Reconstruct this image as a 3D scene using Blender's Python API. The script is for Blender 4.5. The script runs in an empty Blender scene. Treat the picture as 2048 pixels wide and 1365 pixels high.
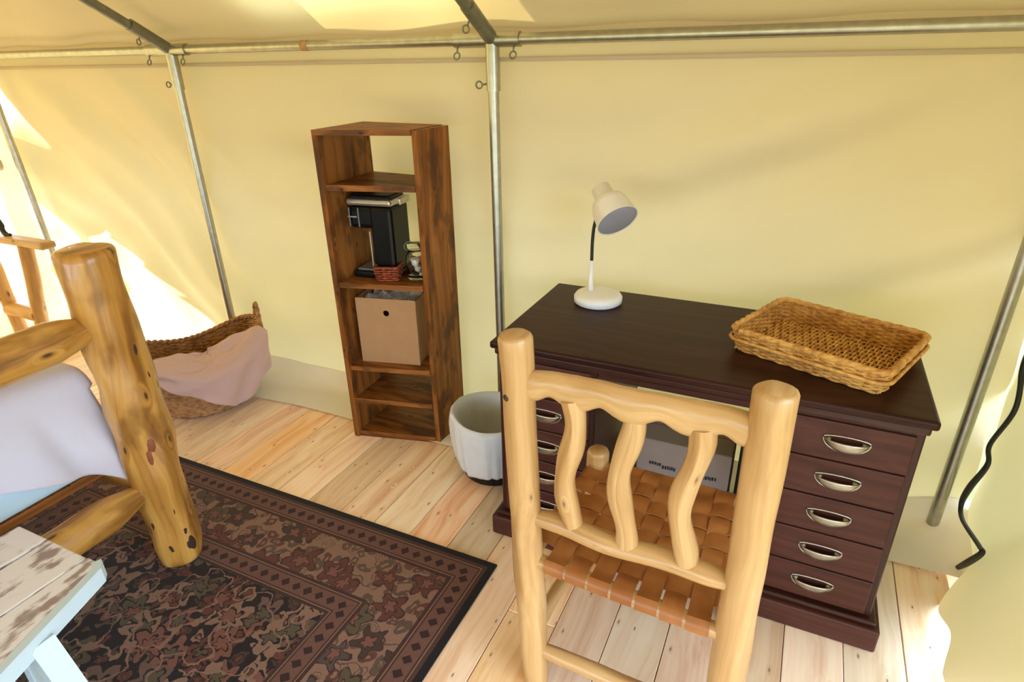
import bpy, bmesh, math, random
from mathutils import Vector, Matrix, noise
R = random.Random(7)
sc = bpy.context.scene
col = sc.collection
pi = math.pi

# ------------------------------------------------------------------ camera, sky, sun, exposure
def make_camera():
    a, b, c = -0.444747, 0.430703, -0.018038
    fw = Vector((math.sin(a)*math.cos(b), math.cos(a)*math.cos(b), -math.sin(b)))
    r = Vector((math.cos(a), -math.sin(a), 0)); u = r.cross(fw)
    r2 = r*math.cos(c) + u*math.sin(c); u2 = -r*math.sin(c) + u*math.cos(c)
    cd = bpy.data.cameras.new('camera'); cam = bpy.data.objects.new('camera', cd)
    m = Matrix((r2, u2, -fw)).transposed().to_4x4(); m.translation = (0, 0, 1.57)
    cam.matrix_world = m
    cd.sensor_width = 36; cd.sensor_fit = 'HORIZONTAL'; cd.lens = 36*1230.2/2048
    cd.clip_start = 0.02; cd.clip_end = 200
    col.objects.link(cam); sc.camera = cam
make_camera()
world = bpy.data.worlds.new('sky'); sc.world = world; world.use_nodes = True
bg = world.node_tree.nodes['Background']
bg.inputs[0].default_value = (0.66, 0.83, 1.0, 1); bg.inputs[1].default_value = 4.2
sd = bpy.data.lights.new('sun', 'SUN'); sd.energy = 14.0; sd.angle = math.radians(0.6); sd.color = (1.0, 0.93, 0.80)
sun = bpy.data.objects.new('sun', sd); col.objects.link(sun)
sun.rotation_euler = Vector((1.0, 0.36, -0.60)).to_track_quat('-Z', 'Y').to_euler()
sun.location = (-12, -8, 9)
sc.view_settings.view_transform = 'Standard'; sc.view_settings.look = 'None'
sc.view_settings.gamma = 1.0; sc.view_settings.use_curve_mapping = False
sc.view_settings.exposure = 0.94

# ------------------------------------------------------------------ materials
MATS = {}
def new_mat(name):
    m = bpy.data.materials.new(name); m.use_nodes = True
    nt = m.node_tree; nt.nodes.clear()
    out = nt.nodes.new('ShaderNodeOutputMaterial')
    MATS[name] = m
    return m, nt, out
def N(nt, typ, **kw):
    n = nt.nodes.new(typ)
    for k, v in kw.items():
        if k.startswith('i_'):
            key = k[2:]
            n.inputs[int(key) if key.isdigit() else key].default_value = v
        else: setattr(n, k, v)
    return n
def L(nt, a, b): nt.links.new(a, b)
def c4(c): return (c[0], c[1], c[2], 1.0)
def math_n(nt, op, a, b=None, c=None, clamp=False):
    n = nt.nodes.new('ShaderNodeMath'); n.operation = op; n.use_clamp = clamp
    for i, v in enumerate((a, b, c)):
        if v is None: continue
        if isinstance(v, (int, float)): n.inputs[i].default_value = v
        else: nt.links.new(v, n.inputs[i])
    return n.outputs[0]
def mixc(nt, fac, a, b):
    n = nt.nodes.new('ShaderNodeMix'); n.data_type = 'RGBA'
    for sock, v in ((n.inputs[0], fac), (n.inputs[6], a), (n.inputs[7], b)):
        if isinstance(v, (int, float)): sock.default_value = v
        elif isinstance(v, tuple): sock.default_value = c4(v)
        else: nt.links.new(v, sock)
    return n.outputs[2]
def sstep(nt, v, lo, hi):
    n = nt.nodes.new('ShaderNodeMapRange'); n.interpolation_type = 'SMOOTHSTEP'
    n.inputs[1].default_value = lo; n.inputs[2].default_value = hi
    nt.links.new(v, n.inputs[0]); return n.outputs[0]
def principled(nt, out, rough=0.5, metallic=0.0, coat=0.0, spec=0.5):
    p = nt.nodes.new('ShaderNodeBsdfPrincipled')
    p.inputs['Roughness'].default_value = rough; p.inputs['Metallic'].default_value = metallic
    p.inputs['Coat Weight'].default_value = coat; p.inputs['Specular IOR Level'].default_value = spec
    nt.links.new(p.outputs[0], out.inputs[0]); return p
def bump(nt, p, h, strength=0.3, dist=0.003):
    b = nt.nodes.new('ShaderNodeBump'); b.inputs['Strength'].default_value = strength
    b.inputs['Distance'].default_value = dist
    nt.links.new(h, b.inputs['Height']); nt.links.new(b.outputs[0], p.inputs['Normal'])

def plain(name, c, rough=0.5, metallic=0.0, coat=0.0, var=0.12, scale=25.0, spec=0.5):
    m, nt, out = new_mat(name); p = principled(nt, out, rough, metallic, coat, spec)
    tc = N(nt, 'ShaderNodeTexCoord'); nz = N(nt, 'ShaderNodeTexNoise', i_Scale=scale, i_Detail=3.0)
    L(nt, tc.outputs['Object'], nz.inputs['Vector'])
    dark = tuple(x*(1-var) for x in c); lite = tuple(min(1, x*(1+var)) for x in c)
    L(nt, mixc(nt, nz.outputs[0], dark, lite), p.inputs['Base Color'])
    bump(nt, p, nz.outputs[0], 0.06, 0.002)
    return m

def wood(name, dark, mid, lite, rough=0.45, coat=0.0, knots=0.5, knot_col=(0.05, 0.02, 0.008), grain=34.0, stretch=2.0,
         tint=0.0, knot_scale=3.2, stain=None, stain_amt=0.0, spec=0.5, ksize=0.06):
    """grain runs along U of the metric UV map; every object gets its own offset"""
    m, nt, out = new_mat(name); p = principled(nt, out, rough, 0, coat, spec)
    uv = N(nt, 'ShaderNodeUVMap'); oi = N(nt, 'ShaderNodeObjectInfo')
    off = N(nt, 'ShaderNodeVectorMath', operation='SCALE'); off.inputs[0].default_value = (37.0, 19.0, 11.0)
    L(nt, oi.outputs['Random'], off.inputs[3])
    add = N(nt, 'ShaderNodeVectorMath', operation='ADD'); L(nt, uv.outputs[0], add.inputs[0]); L(nt, off.outputs[0], add.inputs[1])
    # knots displace the grain
    km = N(nt, 'ShaderNodeMapping'); km.inputs['Scale'].default_value = (knot_scale, knot_scale*2.6, 1)
    L(nt, add.outputs[0], km.inputs[0])
    vo = N(nt, 'ShaderNodeTexVoronoi', voronoi_dimensions='2D', i_Scale=1.0, i_Randomness=1.0); L(nt, km.outputs[0], vo.inputs['Vector'])
    mp = N(nt, 'ShaderNodeMapping'); mp.inputs['Scale'].default_value = (stretch, grain, 1)
    L(nt, add.outputs[0], mp.inputs[0])
    warp = N(nt, 'ShaderNodeTexNoise', noise_dimensions='2D', i_Scale=1.6, i_Detail=2.0); L(nt, add.outputs[0], warp.inputs['Vector'])
    ws = N(nt, 'ShaderNodeVectorMath', operation='SCALE'); L(nt, warp.outputs['Color'], ws.inputs[0]); ws.inputs[3].default_value = 2.6
    ad2 = N(nt, 'ShaderNodeVectorMath', operation='ADD'); L(nt, mp.outputs[0], ad2.inputs[0]); L(nt, ws.outputs[0], ad2.inputs[1])
    sep = N(nt, 'ShaderNodeSeparateColor'); L(nt, vo.outputs['Color'], sep.inputs[0])
    has = math_n(nt, 'LESS_THAN', sep.outputs[0], knots)                # only some cells carry a knot
    kd = math_n(nt, 'MULTIPLY', math_n(nt, 'MULTIPLY', sstep(nt, vo.outputs['Distance'], ksize*3.2, 0.0), has), 1.3)
    cb = N(nt, 'ShaderNodeCombineXYZ'); L(nt, kd, cb.inputs[1])
    ad3 = N(nt, 'ShaderNodeVectorMath', operation='ADD'); L(nt, ad2.outputs[0], ad3.inputs[0]); L(nt, cb.outputs[0], ad3.inputs[1])
    nz = N(nt, 'ShaderNodeTexNoise', noise_dimensions='2D', i_Scale=1.0, i_Detail=4.0, i_Roughness=0.62); L(nt, ad3.outputs[0], nz.inputs['Vector'])
    rp = N(nt, 'ShaderNodeValToRGB'); L(nt, nz.outputs[0], rp.inputs[0])
    e = rp.color_ramp.elements; e[0].position = 0.30; e[0].color = c4(dark); e[1].position = 0.72; e[1].color = c4(lite)
    k = e.new(0.5); k.color = c4(mid)
    colr = rp.outputs[0]
    if tint:
        hs = N(nt, 'ShaderNodeHueSaturation'); L(nt, colr, hs.inputs['Color'])
        rnd = oi.outputs['Random']
        L(nt, math_n(nt, 'MULTIPLY_ADD', rnd, tint, 1.0-tint*0.55), hs.inputs['Value'])
        r2 = math_n(nt, 'FRACT', math_n(nt, 'MULTIPLY', rnd, 17.3))
        L(nt, math_n(nt, 'MULTIPLY_ADD', r2, 0.55, 0.72), hs.inputs['Saturation'])
        L(nt, math_n(nt, 'MULTIPLY_ADD', math_n(nt, 'FRACT', math_n(nt, 'MULTIPLY', rnd, 7.7)), -0.028, 0.508), hs.inputs['Hue'])
        colr = hs.outputs[0]
    if stain:
        sn = N(nt, 'ShaderNodeTexNoise', noise_dimensions='2D', i_Scale=5.0, i_Detail=3.0)
        sm = N(nt, 'ShaderNodeMapping'); sm.inputs['Scale'].default_value = (1.0, 2.2, 1); L(nt, add.outputs[0], sm.inputs[0]); L(nt, sm.outputs[0], sn.inputs['Vector'])
        colr = mixc(nt, math_n(nt, 'MULTIPLY', sstep(nt, sn.outputs[0], 0.50, 0.68), stain_amt), colr, stain)
    kn = math_n(nt, 'MULTIPLY', sstep(nt, vo.outputs['Distance'], ksize, ksize*0.35), has)
    halo = math_n(nt, 'MULTIPLY', math_n(nt, 'MULTIPLY', sstep(nt, vo.outputs['Distance'], ksize*2.0, ksize*0.6), has), 0.35)
    colr = mixc(nt, halo, colr, tuple(0.5*x for x in mid))
    colr = mixc(nt, math_n(nt, 'MULTIPLY', kn, 0.85), colr, knot_col)
    L(nt, colr, p.inputs['Base Color'])
    bump(nt, p, nz.outputs[0], 0.16, 0.002)
    return m

def canvas_mat(name, base, trans, fac):
    m, nt, out = new_mat(name)
    tc = N(nt, 'ShaderNodeTexCoord'); nz = N(nt, 'ShaderNodeTexNoise', i_Scale=3.0, i_Detail=4.0)
    L(nt, tc.outputs['Object'], nz.inputs['Vector'])
    cb = mixc(nt, nz.outputs[0], tuple(x*0.93 for x in base), base)
    ct = mixc(nt, nz.outputs[0], tuple(x*0.9 for x in trans), trans)
    d = N(nt, 'ShaderNodeBsdfDiffuse'); t = N(nt, 'ShaderNodeBsdfTranslucent')
    L(nt, cb, d.inputs[0]); L(nt, ct, t.inputs[0])
    fine = N(nt, 'ShaderNodeTexNoise', i_Scale=900.0, i_Detail=1.0); L(nt, tc.outputs['Object'], fine.inputs['Vector'])
    bp = N(nt, 'ShaderNodeBump'); bp.inputs['Strength'].default_value = 0.08; bp.inputs['Distance'].default_value = 0.001
    L(nt, fine.outputs[0], bp.inputs['Height']); L(nt, bp.outputs[0], d.inputs['Normal'])
    mx = N(nt, 'ShaderNodeMixShader'); mx.inputs[0].default_value = fac
    L(nt, d.outputs[0], mx.inputs[1]); L(nt, t.outputs[0], mx.inputs[2]); L(nt, mx.outputs[0], out.inputs[0])
    return m

def fabric(name, c, var=0.1, scale=420.0, sheen=0.25, fold=0.0):
    m, nt, out = new_mat(name); p = principled(nt, out, 0.9, spec=0.1)
    p.inputs['Sheen Weight'].default_value = sheen
    tc = N(nt, 'ShaderNodeTexCoord'); nz = N(nt, 'ShaderNodeTexNoise', i_Scale=scale, i_Detail=2.0); n2 = N(nt, 'ShaderNodeTexNoise', i_Scale=9.0, i_Detail=3.0)
    L(nt, tc.outputs['Object'], nz.inputs['Vector']); L(nt, tc.outputs['Object'], n2.inputs['Vector'])
    f = math_n(nt, 'MULTIPLY_ADD', nz.outputs[0], 0.6, math_n(nt, 'MULTIPLY', n2.outputs[0], 0.4))
    L(nt, mixc(nt, f, tuple(x*(1-var) for x in c), tuple(min(1, x*(1+var)) for x in c)), p.inputs['Base Color'])
    bump(nt, p, nz.outputs[0], 0.25, 0.001)
    return m

def wicker_mat(name, dark, lite, rough=0.5, scale=60.0):
    m, nt, out = new_mat(name); p = principled(nt, out, rough, spec=0.35)
    tc = N(nt, 'ShaderNodeTexCoord'); nz = N(nt, 'ShaderNodeTexNoise', i_Scale=scale, i_Detail=3.0)
    n2 = N(nt, 'ShaderNodeTexNoise', i_Scale=scale*0.2, i_Detail=2.0)
    L(nt, tc.outputs['Object'], nz.inputs['Vector']); L(nt, tc.outputs['Object'], n2.inputs['Vector'])
    f = sstep(nt, math_n(nt, 'MULTIPLY_ADD', nz.outputs[0], 0.6, math_n(nt, 'MULTIPLY', n2.outputs[0], 0.4)), 0.35, 0.65)
    L(nt, mixc(nt, f, dark, lite), p.inputs['Base Color'])
    bump(nt, p, nz.outputs[0], 0.2, 0.001)
    return m

def paint_mat(name, c, under, amt, rough=0.55):
    """worn paint over bare wood; wear follows the grain"""
    m, nt, out = new_mat(name); p = principled(nt, out, rough)
    uv = N(nt, 'ShaderNodeUVMap'); oi = N(nt, 'ShaderNodeObjectInfo')
    mp = N(nt, 'ShaderNodeMapping'); mp.inputs['Scale'].default_value = (5, 40, 1); L(nt, uv.outputs[0], mp.inputs[0])
    cb = N(nt, 'ShaderNodeCombineXYZ'); L(nt, math_n(nt, 'MULTIPLY', oi.outputs['Random'], 50.0), cb.inputs[0]); L(nt, cb.outputs[0], mp.inputs[1])
    a = N(nt, 'ShaderNodeTexNoise', noise_dimensions='2D', i_Scale=1.0, i_Detail=5.0, i_Roughness=0.65); L(nt, mp.outputs[0], a.inputs['Vector'])
    b = N(nt, 'ShaderNodeTexNoise', noise_dimensions='2D', i_Scale=15.0, i_Detail=3.0); L(nt, uv.outputs[0], b.inputs['Vector'])
    f = math_n(nt, 'MULTIPLY_ADD', b.outputs[0], 0.5, math_n(nt, 'MULTIPLY', a.outputs[0], 0.5))
    w = math_n(nt, 'MULTIPLY', sstep(nt, f, 0.50, 0.62), amt)
    L(nt, mixc(nt, w, c, under), p.inputs['Base Color'])
    bump(nt, p, a.outputs[0], 0.15, 0.002)
    return m

canvas_mat('canvas', (0.655, 0.545, 0.425), (0.86, 0.68, 0.275), 0.19)
canvas_mat('sod_canvas', (0.92, 0.86, 0.76), (0.8, 0.7, 0.4), 0.12)
canvas_mat('shade_sheet_canvas', (0.45, 0.42, 0.34), (0.7, 0.6, 0.45), 0.2)  # for the unseen sheet added over the roof as a shade
wood('pine_floor', (0.74, 0.47, 0.26), (0.88, 0.64, 0.41), (0.95, 0.76, 0.54), 0.5, 0.0, 0.5, (0.20, 0.09, 0.04), 24, 1.1, tint=0.40, knot_scale=6.0, ksize=0.05)
wood('honey_pine', (0.36, 0.18, 0.055), (0.475, 0.265, 0.098), (0.56, 0.345, 0.15), 0.36, 0.12, 0.22, (0.16, 0.06, 0.02), 26, 1.6, knot_scale=4.4, ksize=0.045)
wood('amber_log', (0.22, 0.085, 0.012), (0.44, 0.20, 0.036), (0.56, 0.30, 0.07), 0.34, 0.3, 0.75, (0.03, 0.010, 0.004), 20, 1.4, knot_scale=4.2, stain=(0.12, 0.035, 0.008), stain_amt=0.5, ksize=0.075)
wood('pale_log', (0.42, 0.22, 0.07), (0.55, 0.31, 0.11), (0.62, 0.38, 0.15), 0.45, 0.0, 0.4, (0.08, 0.03, 0.01), 22, 1.5)
wood('stained_board', (0.12, 0.036, 0.007), (0.235, 0.078, 0.015), (0.34, 0.13, 0.029), 0.5, 0.05, 0.55, (0.02, 0.008, 0.004), 28, 1.3, knot_scale=4.5, stain=(0.04, 0.014, 0.006), stain_amt=0.65, spec=0.2)
wood('mahogany', (0.020, 0.0055, 0.0040), (0.036, 0.0095, 0.006), (0.052, 0.014, 0.009), 0.34, 0.0, 0.0, grain=40, stretch=1.2, spec=0.3)
wood('mahogany_drawer', (0.046, 0.0135, 0.009), (0.066, 0.0205, 0.0135), (0.086, 0.028, 0.019), 0.40, 0.0, 0.0, grain=34, stretch=1.5, spec=0.2)
wood('mahogany_top', (0.022, 0.0068, 0.0042), (0.034, 0.0105, 0.0065), (0.046, 0.0155, 0.0095), 0.34, 0.0, 0.0, grain=30, stretch=1.0, spec=0.12)
plain('pewter', (0.40, 0.37, 0.31), 0.36, 1.0, var=0.25, scale=70)
plain('galvanised_steel', (0.46, 0.45, 0.40), 0.38, 1.0, var=0.25, scale=35)
plain('dull_steel', (0.24, 0.24, 0.20), 0.5, 0.9, var=0.3, scale=40)
plain('white_enamel', (0.82, 0.81, 0.80), 0.35, 0, 0.2, 0.03)
plain('cream_enamel', (0.78, 0.72, 0.64), 0.4, 0, 0.15, 0.03)
plain('grey_lining', (0.30, 0.28, 0.33), 0.6, var=0.06)
plain('black_rubber', (0.008, 0.008, 0.009), 0.55, var=0.3)
plain('black_plastic', (0.004, 0.004, 0.005), 0.3, var=0.3, spec=0.25)
plain('silver_plastic', (0.62, 0.60, 0.56), 0.28, 0.85, var=0.08)
plain('grey_plastic', (0.16, 0.17, 0.18), 0.4, var=0.1)
plain('cardboard', (0.44, 0.245, 0.12), 0.85, var=0.10, scale=14, spec=0.2)
plain('greyish_cardboard', (0.36, 0.27, 0.22), 0.85, var=0.10, scale=14, spec=0.2)  # greyer board of the carton under the desk
plain('print_ink', (0.02, 0.02, 0.025), 0.8)
plain('paper', (0.55, 0.50, 0.42), 0.8, var=0.2, scale=18)
plain('coffee_pod', (0.78, 0.74, 0.68), 0.5, var=0.1)
plain('dark_pod', (0.03, 0.02, 0.018), 0.5)
plain('orange_pod', (0.60, 0.16, 0.05), 0.5)
plain('foil', (0.7, 0.7, 0.7), 0.3, 0.9)
plain('grass', (0.25, 0.24, 0.12), 0.95, var=0.25, scale=2.0, spec=0.05)
plain('red_scar', (0.20, 0.050, 0.012), 0.5, var=0.4, scale=60)
plain('dark_knot', (0.035, 0.014, 0.006), 0.6, var=0.4, scale=120)
wicker_mat('honey_wicker', (0.44, 0.19, 0.04), (0.74, 0.42, 0.12))
wicker_mat('seagrass', (0.26, 0.115, 0.04), (0.50, 0.26, 0.11), 0.75, 45)
wicker_mat('red_wicker', (0.14, 0.022, 0.008), (0.34, 0.07, 0.025))
wicker_mat('leather', (0.24, 0.075, 0.016), (0.36, 0.135, 0.034), 0.42, 12)
fabric('pink_linen', (0.60, 0.41, 0.38))
fabric('lavender_linen', (0.56, 0.52, 0.60))
fabric('blue_ticking', (0.52, 0.68, 0.80), 0.03, 500)
paint_mat('worn_white_paint', (0.74, 0.71, 0.73), (0.22, 0.14, 0.12), 0.85)
paint_mat('pale_blue_paint', (0.52, 0.63, 0.70), (0.5, 0.5, 0.5), 0.15)

def glass_mat():
    m, nt, out = new_mat('jar_glass'); p = principled(nt, out, 0.03)
    p.inputs['Transmission Weight'].default_value = 1.0; p.inputs['IOR'].default_value = 1.45
    p.inputs['Base Color'].default_value = (0.97, 0.98, 0.95, 1)
glass_mat()
def liner_mat():
    m, nt, out = new_mat('bin_liner')
    tc = N(nt, 'ShaderNodeTexCoord'); nz = N(nt, 'ShaderNodeTexNoise', i_Scale=22.0, i_Detail=4.0); L(nt, tc.outputs['Object'], nz.inputs['Vector'])
    p = N(nt, 'ShaderNodeBsdfPrincipled', i_Roughness=0.35); L(nt, mixc(nt, nz.outputs[0], (0.74, 0.74, 0.76), (0.86, 0.86, 0.86)), p.inputs['Base Color'])
    b = N(nt, 'ShaderNodeBump', i_Strength=0.5, i_Distance=0.01); L(nt, nz.outputs[0], b.inputs['Height']); L(nt, b.outputs[0], p.inputs['Normal'])
    t = N(nt, 'ShaderNodeBsdfTranslucent'); t.inputs[0].default_value = (0.85, 0.85, 0.85, 1)
    mx = N(nt, 'ShaderNodeMixShader'); mx.inputs[0].default_value = 0.25
    L(nt, p.outputs[0], mx.inputs[1]); L(nt, t.outputs[0], mx.inputs[2]); L(nt, mx.outputs[0], out.inputs[0])
liner_mat()

def rug_mat(hx, hy):
    """woven pattern: dark selvedge, dotted guard stripe, tan border with blossoms, second guard stripe, dark floral field"""
    m, nt, out = new_mat('rug_pile'); p = principled(nt, out, 0.95, spec=0.05)
    p.inputs['Sheen Weight'].default_value = 0.15
    tc = N(nt, 'ShaderNodeTexCoord'); sp = N(nt, 'ShaderNodeSeparateXYZ'); L(nt, tc.outputs['Object'], sp.inputs[0])
    X, Y = sp.outputs[0], sp.outputs[1]
    ax = math_n(nt, 'SUBTRACT', hx, math_n(nt, 'ABSOLUTE', X)); ay = math_n(nt, 'SUBTRACT', hy, math_n(nt, 'ABSOLUTE', Y))
    d = math_n(nt, 'MINIMUM', ax, ay)                                   # distance from the nearest edge
    along = N(nt, 'ShaderNodeMix', data_type='FLOAT'); L(nt, math_n(nt, 'LESS_THAN', ax, ay), along.inputs[0]); L(nt, X, along.inputs[2]); L(nt, Y, along.inputs[3])
    al = along.outputs[0]
    wn = N(nt, 'ShaderNodeTexNoise', i_Scale=17.0, i_Detail=3.0); L(nt, tc.outputs['Object'], wn.inputs['Vector'])
    wsub = N(nt, 'ShaderNodeVectorMath', operation='SUBTRACT'); L(nt, wn.outputs['Color'], wsub.inputs[0]); wsub.inputs[1].default_value = (.5, .5, .5)
    wsc = N(nt, 'ShaderNodeVectorMath', operation='SCALE'); L(nt, wsub.outputs[0], wsc.inputs[0]); wsc.inputs[3].default_value = 0.05
    P = N(nt, 'ShaderNodeVectorMath', operation='ADD'); L(nt, tc.outputs['Object'], P.inputs[0]); L(nt, wsc.outputs[0], P.inputs[1])
    def flower(scale, petals, r0, seed):
        mp = N(nt, 'ShaderNodeMapping'); mp.inputs['Location'].default_value = (seed, seed*1.7, 0); mp.inputs['Scale'].default_value = (scale, scale, scale)
        L(nt, P.outputs[0], mp.inputs[0])
        v = N(nt, 'ShaderNodeTexVoronoi', voronoi_dimensions='2D', i_Scale=1.0, i_Randomness=0.85); L(nt, mp.outputs[0], v.inputs['Vector'])
        df = N(nt, 'ShaderNodeVectorMath', operation='SUBTRACT'); L(nt, mp.outputs[0], df.inputs[0]); L(nt, v.outputs['Position'], df.inputs[1])
        s = N(nt, 'ShaderNodeSeparateXYZ'); L(nt, df.outputs[0], s.inputs[0])
        ang = math_n(nt, 'ARCTAN2', s.outputs[1], s.outputs[0])
        sc_ = N(nt, 'ShaderNodeSeparateColor'); L(nt, v.outputs['Color'], sc_.inputs[0])
        ang = math_n(nt, 'ADD', ang, math_n(nt, 'MULTIPLY', sc_.outputs[1], 6.0))
        pet = math_n(nt, 'MULTIPLY_ADD', math_n(nt, 'COSINE', math_n(nt, 'MULTIPLY', ang, petals)), 0.24, 0.76)
        size = math_n(nt, 'MULTIPLY_ADD', sc_.outputs[2], r0*0.45, r0*0.7)
        rr = math_n(nt, 'DIVIDE', v.outputs['Distance'], math_n(nt, 'MULTIPLY', pet, size))   # <1 inside
        return rr, sc_.outputs[0]
    def ramp(fac, cols):
        rp = N(nt, 'ShaderNodeValToRGB'); rp.color_ramp.interpolation = 'CONSTANT'; L(nt, fac, rp.inputs[0])
        e = rp.color_ramp.elements
        e[0].position = 0; e[0].color = c4(cols[0]); e[1].position = 1.0/len(cols); e[1].color = c4(cols[1])
        for i in range(2, len(cols)): k = e.new(i/len(cols)); k.color = c4(cols[i])
        return rp.outputs[0]
    def layer(base, rr, colr, rim, eye):
        o = mixc(nt, math_n(nt, 'LESS_THAN', rr, 1.12), base, rim)
        o = mixc(nt, math_n(nt, 'LESS_THAN', rr, 0.96), o, colr)
        o = mixc(nt, math_n(nt, 'LESS_THAN', rr, 0.52), o, rim)
        return mixc(nt, math_n(nt, 'LESS_THAN', rr, 0.40), o, eye)
    BLK, RED, TAN, OLV, ROSE = (0.018, 0.010, 0.008), (0.105, 0.034, 0.022), (0.215, 0.118, 0.080), (0.085, 0.062, 0.036), (0.17, 0.065, 0.045)
    # dark field
    rr, rc = flower(17.0, 3.0, 0.55, 3.1); f = layer(BLK, rr, ramp(rc, [RED, OLV, (0.06, 0.03, 0.022), TAN, BLK]), BLK, RED)
    rr, rc = flower(8.0, 5.0, 0.60, 1.3); f = layer(f, rr, ramp(rc, [ROSE, RED, TAN, OLV, ROSE, (0.13, 0.07, 0.05)]), BLK, OLV)
    rr, rc = flower(5.0, 6.0, 0.36, 8.3); f = layer(f, rr, ramp(rc, [TAN, ROSE, OLV, RED]), BLK, ROSE)
    # thin vines
    vn = N(nt, 'ShaderNodeTexNoise', i_Scale=9.0, i_Detail=1.0); L(nt, P.outputs[0], vn.inputs['Vector'])
    vine = math_n(nt, 'LESS_THAN', math_n(nt, 'ABSOLUTE', math_n(nt, 'SUBTRACT', vn.outputs[0], 0.5)), 0.014)
    f = mixc(nt, vine, f, TAN)
    # tan border
    rr, rc = flower(19.0, 2.0, 0.48, 5.7); b = layer(TAN, rr, ramp(rc, [OLV, RED, TAN, (0.10, 0.05, 0.03)]), (0.10, 0.05, 0.034), TAN)
    b = mixc(nt, vine, b, (0.10, 0.05, 0.035))
    rr, rc = flower(7.6, 5.0, 0.52, 2.2); b = layer(b, rr, ramp(rc, [RED, (0.055, 0.03, 0.022), OLV, RED, (0.075, 0.05, 0.045)]), (0.05, 0.022, 0.016), ROSE)
    # guard stripes: dark lozenges on red brown
    def guard(center, half):
        u = math_n(nt, 'SUBTRACT', math_n(nt, 'FRACT', math_n(nt, 'MULTIPLY', al, 1/0.047)), 0.5)
        v = math_n(nt, 'DIVIDE', math_n(nt, 'SUBTRACT', d, center), half)
        q = math_n(nt, 'ADD', math_n(nt, 'MULTIPLY', math_n(nt, 'ABSOLUTE', u), 2.1), math_n(nt, 'ABSOLUTE', math_n(nt, 'MULTIPLY', v, 1.5)))
        o = mixc(nt, math_n(nt, 'LESS_THAN', math_n(nt, 'ADD', q, math_n(nt, 'MULTIPLY', wn.outputs[0], 0.35)), 0.92), (0.135, 0.060, 0.042), (0.034, 0.014, 0.011))
        o = mixc(nt, math_n(nt, 'GREATER_THAN', math_n(nt, 'ABSOLUTE', v), 0.74), o, (0.06, 0.024, 0.016))
        return mixc(nt, math_n(nt, 'GREATER_THAN', math_n(nt, 'ABSOLUTE', v), 0.90), o, TAN)
    o = mixc(nt, math_n(nt, 'GREATER_THAN', d, 0.402), b, f)
    def band(o, lo, hi, c):
        k = math_n(nt, 'MULTIPLY', math_n(nt, 'GREATER_THAN', d, lo), math_n(nt, 'LESS_THAN', d, hi)); return mixc(nt, k, o, c)
    o = band(o, 0.320, 0.392, guard(0.356, 0.036)); o = band(o, 0.392, 0.403, (0.05, 0.022, 0.015)); o = band(o, 0.308, 0.320, (0.055, 0.022, 0.015))
    o = band(o, 0.112, 0.124, (0.055, 0.022, 0.015)); o = band(o, 0.038, 0.112, guard(0.075, 0.037)); o = band(o, -0.1, 0.024, (0.013, 0.009, 0.008))
    o = band(o, 0.024, 0.038, (0.07, 0.03, 0.02))
    pile = N(nt, 'ShaderNodeTexNoise', i_Scale=330.0, i_Detail=2.0); L(nt, tc.outputs['Object'], pile.inputs['Vector'])
    hv = N(nt, 'ShaderNodeHueSaturation'); L(nt, o, hv.inputs['Color']); L(nt, math_n(nt, 'MULTIPLY_ADD', pile.outputs[0], 0.7, 0.65), hv.inputs['Value'])
    L(nt, hv.outputs[0], p.inputs['Base Color']); bump(nt, p, pile.outputs[0], 0.5, 0.003)
    return m

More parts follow.
